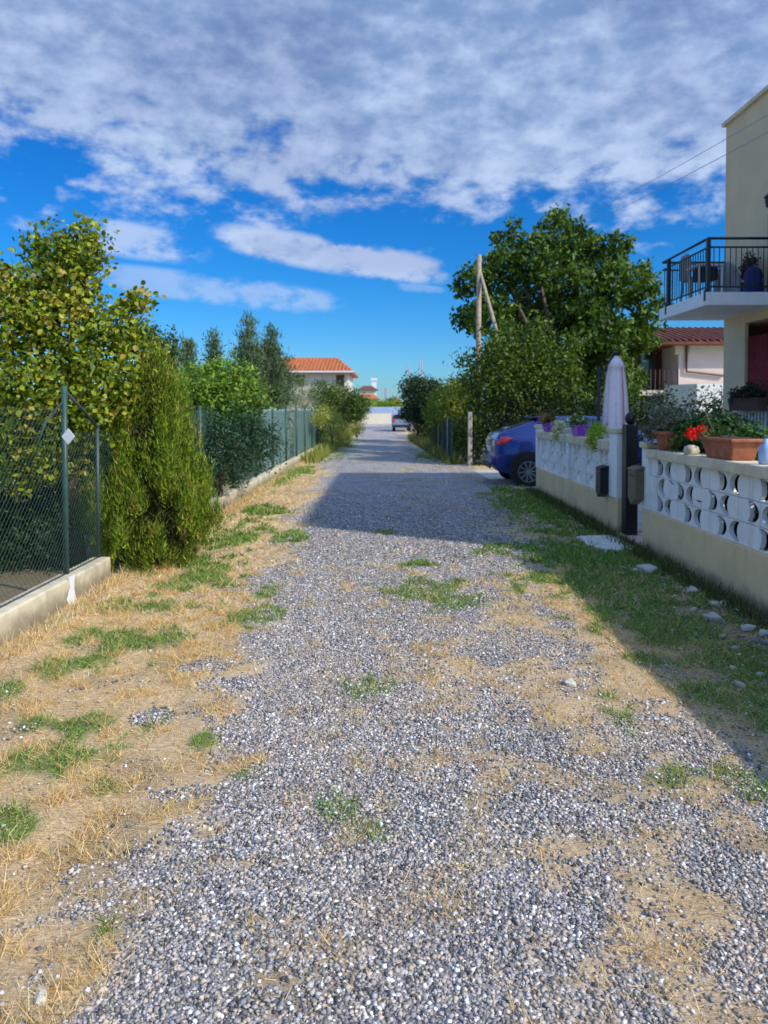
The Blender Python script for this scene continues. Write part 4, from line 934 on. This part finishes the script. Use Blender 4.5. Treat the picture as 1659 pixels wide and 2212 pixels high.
# bits on the nearer wall
o = MB().lathe((WX+.02, 7.10, zc), [(.06,0),(.075,.03),(.06,.075),(.02,.09)], 12, .1, 3).obj('grey_stone', M['rock'], smooth=True); tag(o, 'rounded grey stone on the coping left of the terracotta planter', 'stone')
jg = empty('glass_jar', (WX+.08, 5.82, zc), 'clear plastic bottle on the coping right of the terracotta planter', 'bottle')
MB().lathe((WX+.08, 5.82, zc), [(.05,0),(.055,.02),(.055,.13),(.02,.17),(.02,.20)], 14).obj('body', M['paleblue'], jg, True)
bt = empty('garden_table', (4.3, 7.6, 0), 'black garden table behind the nearer wall at the right edge', 'table')
MB().box(3.75, 4.75, 7.1, 8.1, 1.24, 1.28).obj('table_top', M['black'], bt, bevel=.008)
for sx in (3.82, 4.68):
    for sy in (7.17, 8.03): MB().box(sx-.035, sx+.035, sy-.035, sy+.035, .006, 1.239).obj('leg', M['black'], bt)
o = MB().lathe((WX+.10, 5.50, zc), [(.07,0),(.09,.05),(.085,.085),(.0,.09)], 14).obj('blue_dish', M['bluebag'], smooth=True); tag(o, 'dark blue bowl on the coping at the right edge', 'bowl')

# ------------------------------------------------------------------ blue car, tail towards the lane
def station_car(name, label, x0, yside, sgn, paint, full=True):
    """car along +X from its tail at x0; its near side at yside; half width .88"""
    root = empty(name, (x0, yside, 0), label, 'car'); yc = yside + .88
    # s, z_low, z_belt, z_roof, half width at belt, half width at roof
    ST = [(0.00,.52,.80,.80,.66,.60),(0.03,.36,.93,.98,.74,.64),(0.10,.30,1.00,1.10,.80,.68),(0.25,.27,1.03,1.16,.84,.66),(0.55,.25,1.03,1.27,.87,.62),(0.95,.25,1.02,1.40,.88,.60),
          (1.30,.25,1.00,1.455,.88,.60),(1.9,.25,.98,1.475,.88,.61),(2.5,.25,.96,1.44,.88,.60),(2.9,.25,.95,1.30,.88,.61),(3.35,.25,.93,1.00,.86,.66),(3.8,.25,.86,.90,.83,.60),(4.1,.30,.74,.78,.76,.55),(4.22,.40,.62,.64,.66,.5)]
    vs = []; fs = []; K = 15
    for (s, zl, zb_, zr, wb_, wr) in ST:
        ring = [(wb_*.90, zl), (wb_*.985, zl+.10), (wb_*1.0, zl+(zb_-zl)*.55), (wb_*.985, zb_-.07), (wb_*.955, zb_), (wr*1.03, zb_+(zr-zb_)*.85), (wr*.88, zr-.006), (0, zr+.012)]
        full_r = [(-a, b__) for a, b__ in ring] + [(a, b__) for a, b__ in ring[:-1][::-1]]
        for (a, z) in full_r: vs.append((x0+s, yc+a, z))
    for i in range(len(ST)-1):
        for k in range(K-1): fs.append((i*K+k, i*K+k+1, (i+1)*K+k+1, (i+1)*K+k))
        fs.append((i*K+K-1, i*K, (i+1)*K, (i+1)*K+K-1))
    fs.append(tuple(range(K))); fs.append(tuple((len(ST)-1)*K+k for k in range(K))[::-1])
    # the lower half is paint; side glass goes on as its own slightly proud sheet
    MB().add(vs, fs).obj('body', paint, root, True)
    def yat(s, z):      # outside surface at station s, height z (near side, negative y)
        S = ST
        for i in range(len(S)-1):
            if S[i][0] <= s <= S[i+1][0]:
                f = (s-S[i][0])/(S[i+1][0]-S[i][0]); v = [S[i][j]*(1-f)+S[i+1][j]*f for j in range(6)]; break
        zl, zb_, zr, wb_, wr = v[1:]
        pr = [(zl, wb_*.9), (zl+.10, wb_*.985), (zl+(zb_-zl)*.55, wb_), (zb_-.07, wb_*.985), (zb_, wb_*.955), (zb_+(zr-zb_)*.85, wr*1.03), (zr, wr*.88)]
        return float(np.interp(z, [a for a, _ in pr], [b__ for _, b__ in pr]))
    def side_sheet(nm, pts_top, pts_bot, mat, proud, side):
        v2 = []; n = len(pts_top)
        for rows in range(4):
            f = rows/3
            for i in range(n):
                s = pts_bot[i][0]*(1-f)+pts_top[i][0]*f; z = pts_bot[i][1]*(1-f)+pts_top[i][1]*f
                v2.append((x0+s, yc + side*(yat(s, z)+proud), z))
        f2 = [(r*n+i, r*n+i+1, (r+1)*n+i+1, (r+1)*n+i) for r in range(3) for i in range(n-1)]
        o = MB().add(v2, f2).obj(nm, mat, root, True); md = o.modifiers.new('t', 'SOLIDIFY'); md.thickness = .006; md.offset = 0; return o
    for side in (-1, 1):
        side_sheet('side_window', [(1.02,1.21),(1.25,1.37),(1.65,1.40),(1.98,1.405)], [(.95,1.10),(1.2,1.045),(1.6,1.03),(2.0,1.02)], M['carglass'], .006, side)
        side_sheet('side_window', [(2.06,1.40),(2.4,1.38),(2.65,1.32),(2.85,1.23)], [(2.06,1.02),(2.4,1.00),(2.8,.99),(3.1,.985)], M['carglass'], .006, side)
        side_sheet('tail_light', [(.04,.97),(.14,1.035),(.26,1.04),(.38,1.00)], [(.04,.86),(.12,.86),(.22,.88),(.34,.95)], M['tail'], .012, side)
        side_sheet('sill_trim', [(.9,.40),(1.6,.38),(2.2,.38),(2.75,.40)], [(.9,.26),(1.6,.26),(2.2,.26),(2.75,.26)], M['trim'], .008, side)
        side_sheet('door_seam', [(2.03,1.0),(2.035,1.0),(2.04,1.0),(2.045,1.0)], [(2.03,.42),(2.035,.42),(2.04,.42),(2.045,.42)], M['trim'], .003, side)
        side_sheet('door_handle', [(1.78,.90),(1.84,.905),(1.9,.905),(1.96,.90)], [(1.78,.87),(1.84,.868),(1.9,.868),(1.96,.87)], paint, .022, side)
        for s in (.68, 3.28):
            y = yc + side*.88
            MB().tube([(x0+s, y - side*.06, .345), (x0+s, y + side*.006, .345)], .395, 28).obj('wheel_arch', M['trim'], root)
            wy = y + side*.010; wh = MB().tube([(x0+s, wy - side*.2, .315), (x0+s, wy + side*.008, .315), (x0+s, wy+side*.022, .315)], [.315, .315, .285], 28).obj('wheel', M['tyre'], root)
            rm = MB().tube([(x0+s, wy+side*.014, .315), (x0+s, wy+side*.026, .315)], [.215, .21], 24)
            rm.obj('rim_disc', M['trim'], wh)
            sp_ = MB()
            for k in range(10):
                a = 2*math.pi*k/10; a2_ = a+.10
                sp_.tube([(x0+s+.04*math.cos(a), wy+side*.034, .315+.04*math.sin(a)), (x0+s+.205*math.cos(a2_), wy+side*.034, .315+.205*math.sin(a2_))], [.016, .020], 4)
            sp_.tube([(x0+s, wy+side*.022, .315), (x0+s, wy+side*.046, .315)], .045, 12)
            for k in range(24):
                a = 2*math.pi*k/24; b__ = 2*math.pi*(k+1)/24
                sp_.tube([(x0+s+.212*math.cos(a), wy+side*.03, .315+.212*math.sin(a)), (x0+s+.212*math.cos(b__), wy+side*.03, .315+.212*math.sin(b__))], .012, 4)
            sp_.obj('rim', M['rim'], wh)
    # tail: window, spoiler, bumper, plate
    def tail_sheet(nm, rows, mat, proud=.01):
        v2 = []
        for (s, z, hw) in rows:
            for k in range(7): v2.append((x0+s-proud, yc + hw*(k/3-1), z + proud*.8 - .02*abs(k/3-1)**2))
        f2 = [(r*7+i, r*7+i+1, (r+1)*7+i+1, (r+1)*7+i) for r in range(len(rows)-1) for i in range(6)]
        o = MB().add(v2, f2).obj(nm, mat, root, True); md = o.modifiers.new('t', 'SOLIDIFY'); md.thickness = .008; return o
    tail_sheet('rear_window', [(.30,1.19,.52),(.55,1.285,.52),(.90,1.395,.50)], M['carglass'], .014)
    MB().box(x0+.86, x0+1.16, yc-.56, yc+.56, 1.425, 1.452).obj('spoiler', paint, root, bevel=.01)
    MB().poly([(yc-.70, .44), (yc+.70, .44), (yc+.70, .62), (yc-.70, .62)], 'x', x0-.07, x0+.05).obj('bumper', paint, root, bevel=.04)
    MB().box(x0-.082, x0-.05, yc-.60, yc+.60, .36, .46).obj('bumper_trim', M['trim'], root, bevel=.01)
    MB().box(x0-.022, x0+.03, yc-.26, yc+.26, .70, .81).obj('number_plate', M['plate'], root)
    for side in (-1, 1): MB().box(x0+.002, x0+.05, yc+side*.42, yc+side*.66, .84, .95).obj('clear_lamp', M['tailclear'], root, bevel=.01)
    for side in (-1, 1): MB().box(x0+2.86, x0+3.0, yc+side*.90, yc+side*1.06, .98, 1.10).obj('wing_mirror', paint, root, bevel=.03)
    tail_sheet('windscreen', [(2.93,1.29,.50),(3.15,1.155,.56),(3.36,1.02,.60)], M['carglass'], -.016)
    return root
station_car('parked_car', 'blue hatchback with red tail lamp parked across the driveway', 2.26, 15.35, 1, M['blue_paint'])

# ------------------------------------------------------------------ neighbour house on the right
N = empty('neighbour_house', (13.0, 33.0, 0), 'pink white house with a dark tiled roof behind the walnut tree', 'house')
def PX(px, Y): return P(px, 885, Y).x
NY = 33.0
def PZ(py, Y): return P(835, py, Y).z
xa, xb, xc = PX(1395, NY), PX(1465, NY), PX(1680, NY)
ze, z1 = PZ(741, NY), PZ(842, NY)
box(xb, xc+2, NY, NY+9, 0, ze).obj('wall', M['pinkwall'], N)
box(xa-1.5, xb-.01, NY+2.0, NY+9, 0, ze).obj('porch_wall', M['brown'], N)
box(xa-1.5, xb-.01, NY, NY+1.99, z1-.25, z1-.02).obj('terrace_slab', M['cream'], N)
box(xb-.18, xb+.22, NY-.05, NY+.3, ze-.5, ze-.05).obj('capital', M['cream'], N)
box(xb+.45, xc, NY-.04, NY-.003, ze-.42, ze-.02).obj('frieze', M['cream'], N)
box(xa+.4, xa+1.1, NY+1.9, NY+1.995, z1+.3, z1+1.7).obj('window', M['winglass'], N)
MB().add([(xa-2.2, NY-.7, ze), (xc+2.5, NY-.7, ze), (xc+2.5, NY+9.5, ze), (xa-2.2, NY+9.5, ze), (xa+1.6, NY+3.5, ze+1.05), (xc+.5, NY+3.5, ze+.75), (xa-2.2, NY-.7, ze-.12), (xc+2.5, NY-.7, ze-.12), (xc+2.5, NY+9.5, ze-.12), (xa-2.2, NY+9.5, ze-.12)],
         [(0,1,5,4),(1,2,5),(2,3,4,5),(3,0,4),(6,9,8,7),(0,6,7,1),(1,7,8,2),(2,8,9,3),(3,9,6,0)]).obj('roof', M['tile_old'], N)
mb = MB()
for k in range(44):
    x = xa - 2.1 + k*.30
    t_ = max(.03, min(1, (x-(xa-2.2))/3.8)); MB().tube([(x, NY-.72, ze+.03), (x, NY-.7+4.2*t_, ze+1.02*t_+.03)], .07, 5).obj('roof_tile_row', M['tile_old'], N)
MB().tube([(PX(1480,NY), NY-.1, ze-.1), (PX(1480,NY), NY-.1, PZ(803,NY)), (PX(1560,NY), NY-.1, PZ(812,NY))], .06, 6).obj('downpipe', M['copper'], N)
for k in range(14): MB().box(xa-.6+k*.2, xa-.56+k*.2, NY+.02, NY+.06, z1-.01, z1+.9).obj('terrace_baluster', M['brown'], N)
an = empty('white_annex', (PX(1500,31), 31, 0), 'white flat roofed annex in front of the pink white house', 'annex')
y_, zt_ = 31.0, PZ(829, 31)
box(PX(1505,y_), PX(1620,y_), y_, y_+1.8, 0, zt_).obj('front_wall', M['whitewall'], an)
MB().poly([(PX(1468,y_), y_+1.75), (PX(1505,y_)-.002, y_), (PX(1505,y_)-.002, y_+1.8)], 'z', 0, zt_-.004).obj('side_wall', M['whitewall'], an)

# ------------------------------------------------------------------ far end of the lane
Y_ = 72.0
H = empty('red_roofed_house', (PX(700, Y_), Y_, 0), 'white house with an orange tiled hip roof beyond the left garden trees', 'house')
ex0, ex1 = PX(520, Y_), PX(752, Y_); ze, zr = PZ(803, Y_), PZ(771, Y_)
box(ex0, ex1, Y_, Y_+10, 0, ze).obj('wall', M['cream'], H)
rx0, rx1 = ex0-.6, PX(766, Y_)
MB().add([(rx0, Y_-.7, ze), (rx1, Y_-.7, ze), (rx1, Y_+10.7, ze), (rx0, Y_+10.7, ze), (rx0+3, Y_+5, zr+.25), (PX(722, Y_), Y_+5, zr+.25), (rx0, Y_-.7, ze-.18), (rx1, Y_-.7, ze-.18), (rx1, Y_+10.7, ze-.18), (rx0, Y_+10.7, ze-.18)],
         [(0,1,5,4),(1,2,5),(2,3,4,5),(3,0,4),(6,9,8,7),(0,6,7,1),(1,7,8,2),(2,8,9,3),(3,9,6,0)]).obj('roof', M['tile_new'], H)
mb = MB(); k = 0
while rx0 + k*.36 < rx1 - .2:
    x = rx0 + .1 + k*.36; t_ = min(1, max(0, (rx1-x)/(rx1-PX(722, Y_)))); MB().tube([(x, Y_-.72, ze+.05), (x, Y_-.7+5.7*t_, ze+(zr+.25-ze)*t_+.05)], .08, 4).obj('roof_tile_row', M['tile_new'], H); k += 1
for px in (648, 735): 
    f = box(PX(px, Y_)-.4, PX(px, Y_)+.4, Y_-.03, Y_-.002, PZ(835, Y_), PZ(810, Y_)).obj('window', M['brown'], H)
MB().tube([(rx0, Y_-.78, ze-.05), (rx1, Y_-.78, ze-.05)], .09, 6).obj('gutter', M['whiteplastic'], H)
def small_house(label, px0, px1, pe, pr, Y, wall, roof, d=8):
    r = empty('distant_house', (PX((px0+px1)/2, Y), Y, 0), label, 'house')
    a, b_ = PX(px0, Y), PX(px1, Y); e = PZ(pe, Y); q = PZ(pr, Y)
    box(a, b_, Y, Y+d, 0, e).obj('wall', wall, r)
    MB().add([(a-.5, Y-.5, e), (b_+.5, Y-.5, e), (b_+.5, Y+d+.5, e), (a-.5, Y+d+.5, e), (a+(b_-a)*.25, Y+d/2, q), (a+(b_-a)*.75, Y+d/2, q)], [(0,1,5,4),(1,2,5),(2,3,4,5),(3,0,4),(0,3,2,1)]).obj('roof', roof, r)
    n = max(2, int((px1-px0)/12))
    for k in range(n):
        x = a + (b_-a)*(k+.5)/n; box(x-.4, x+.4, Y-.03, Y-.002, e*.45, e*.75).obj('window', M['winglass'], r)
    return r
small_house('cream distant house with a brown roof past the end of the lane', 776, 811, 842, 832, 150, M['cream'], M['tile_old'])
small_house('small distant ochre house with a red roof below the cream house', 775, 815, 862, 850, 125, surf('ochre_render', (.55,.38,.18), .9), M['tile_new'])
small_house('low distant pink house with a red roof right of the white chimney', 838, 868, 872, 860, 135, M['pinkwall'], M['tile_new'])
t1 = empty('white_tower', (PX(808, 210), 210, 0), 'slim white tower rising behind the distant cream house', 'tower')
MB().box(PX(803,210), PX(813,210), 210, 211.5, 0, PZ(822,210)).obj('shaft', M['whitewall'], t1); MB().box(PX(801.5,210), PX(814.5,210), 209.8, 211.7, PZ(822,210), PZ(817,210)).obj('cap', M['whitewall'], t1)
for (px, pt, Y, w_, lab) in ((882, 790, 380, 1.3, 'left of the two distant lavender grey masts above the dark tree'), (909, 776, 380, 1.6, 'right taller one of the two distant lavender grey masts'),
                             (834, 838, 300, 1.0, 'short distant mast right of the white tower'), (790, 838, 300, .8, 'short distant mast left of the white tower')):
    r = empty('distant_mast', (PX(px, Y), Y, 0), lab, 'mast'); x = PX(px, Y); z = PZ(pt, Y)
    mb = MB(); mb.tube([(x-w_/2, Y, 0), (x-w_/3, Y, z)], .35, 5).tube([(x+w_/2, Y, 0), (x+w_/3, Y, z)], .35, 5)
    for k in range(int(z/2.5)): mb.tube([(x-w_/2, Y, k*2.5), (x+w_/2, Y, k*2.5+2.5)], .2, 4)
    mb.obj('lattice', M['farlav'], r)
# crossing road, wall and hedge at the end
tag(MB().add([(-200,60,.012),(200,60,.012),(200,70,.012),(-200,70,.012)], [(0,1,2,3)]).obj('cross_road', surf('old_asphalt', (.22,.22,.235), .9, .15, 3)), kind='structure')
tag(MB().box(PX(775,84), PX(900,84), 84, 84.25, -.1, PZ(893,84)).obj('far_wall', M['cream']), 'low cream wall across the end of the lane', 'wall')
tag(MB().box(PX(780,95), PX(905,95), 95, 97, -.1, PZ(884,95)+.3).obj('water_tank', surf('pale_blue_sheet', (.36,.46,.62), .5, .1, 1)), 'pale blue grey shed side behind the low cream wall', 'shed')
bush('clipped_hedge', 'bright green clipped hedge beyond the end of the lane', 'hedge', [(PX(795+i*11, 110), 110, PZ(877,110)-.2, .8, 1, .9) for i in range(9)], 500, 12, .18, .25,
     [(.20,.30,.02),(.26,.36,.03),(.12,.20,.02)], (PX(835,110), 110, 0), r0=.05, th=.5)
bush('far_tree', 'small dark tree before the low pink distant house', 'tree', [(PX(845,120), 120, PZ(872,120), 1.0, 1, 1.1)], 60, 12, .25, .3, [(.06,.11,.03)], (PX(845,120), 120, 0), r0=.08)
# grey blue parked car far down the lane
station_far = empty('parked_van', (PX(866, 54), 54, 0), 'grey blue car parked far down the lane before the dark tree', 'car')
a, b_ = PX(846, 54), PX(890, 54); zt_ = PZ(893, 54)
MB().poly([(54, .35), (58.2, .35), (58.3, .8), (57.2, .95), (56.6, zt_), (54.5, zt_), (54.02, .95)], 'x', a, b_).obj('body', M['vanblue'], station_far, bevel=.08)
MB().poly([(a+.12, .98), (b_-.12, .98), (b_-.2, zt_-.1), (a+.2, zt_-.1)], 'y', 53.96, 54.5).obj('rear_window', M['carglass'], station_far)
MB().box(a+.05, b_-.05, 53.9, 54.2, .30, .50).obj('bumper', M['trim'], station_far)
for x in (a+.08, b_-.28):
    MB().tube([(x, 54.7, .3), (x+.2, 54.7, .3)], .3, 16).obj('wheel', M['tyre'], station_far); MB().tube([(x, 57.2, .3), (x+.2, 57.2, .3)], .3, 16).obj('wheel', M['tyre'], station_far)
    MB().box(x, x+.2, 53.93, 54.01, .75, .92).obj('tail_light', M['tail'], station_far)
# far tree belts that close the horizon on both sides
for (x0_, x1_, Y, lab) in ((-140, -14, 120, 'distant belt of trees left of the lane'), (14, 160, 110, 'distant belt of trees right of the lane')):
    o = crown('tree_belt', [(x0_+(x1_-x0_)*i/24, Y+5*math.sin(i*2), 2.2, 4, 3, 2.6+1.0*math.sin(i*1.7)) for i in range(25)], 1400, 10, .5, .6, DG + [(.09,.13,.03)], None); tag(o, None, None, kind='stuff')

tag(MB().add([(3.12,1,.012),(3.9,1,.012),(3.9,8.3,.012),(3.12,8.3,.012)], [(0,1,2,3)]).obj('dark_backing_bed', surf('dark_backing_soil', (.10,.075,.05), .95, .3, 10)), kind='structure')  # dark strip added so the wall openings look dark
GAIN = .8
bush('sun_block_hedge', 'low dark hedge added just behind the nearer block wall to block sun', 'hedge', [(3.22, 1.5+i*.55, .68, .10, .36, .50) for i in range(13)], 4200, 14, .05, .055,
     [(.03,.06,.02),(.05,.09,.025),(.02,.04,.012)], (3.27, 4.5, 0), r0=.02, th=.3)  # hedge added to keep sun off the block openings

c = P(136, 1300, 6.05)
o = MB().poly([(6.00, .23), (6.12, .23), (6.10, .12), (6.14, .02), (6.02, -.02), (5.97, .05), (6.03, .13)], 'x', KX+.001, KX+.008).obj('plaster_splash', M['whitewall']); tag(o, 'white plaster splash run down the near kerb below the green post', 'plaster')

GAIN = 1.2
bush('lane_hedge', 'dark overgrown hedge along the right side of the far lane', 'hedge', [(2.75 - .03*i + .25*math.sin(i*2.1), 24.5 + i*1.5, .75 + .2*math.sin(i*1.3), .5, .9, .85 + .2*math.sin(i*1.3)) for i in range(15)], 1500, 12, .15, .12,
     [(.03,.06,.015),(.06,.11,.02),(.10,.14,.03)], (2.7, 30, 0), r0=.03, th=.4)
bush('lane_hedge', 'yellow green overgrown hedge along the left side past the long kerb', 'hedge', [(-3.2 + .2*math.sin(i*2.7), 30.5 + i*1.7, .7, .5, .9, .85 + .2*math.sin(i*1.9)) for i in range(15)], 1300, 12, .15, .12,
     [(.12,.16,.03),(.20,.22,.04),(.06,.10,.02)], (-3.2, 40, 0), r0=.03, th=.4)
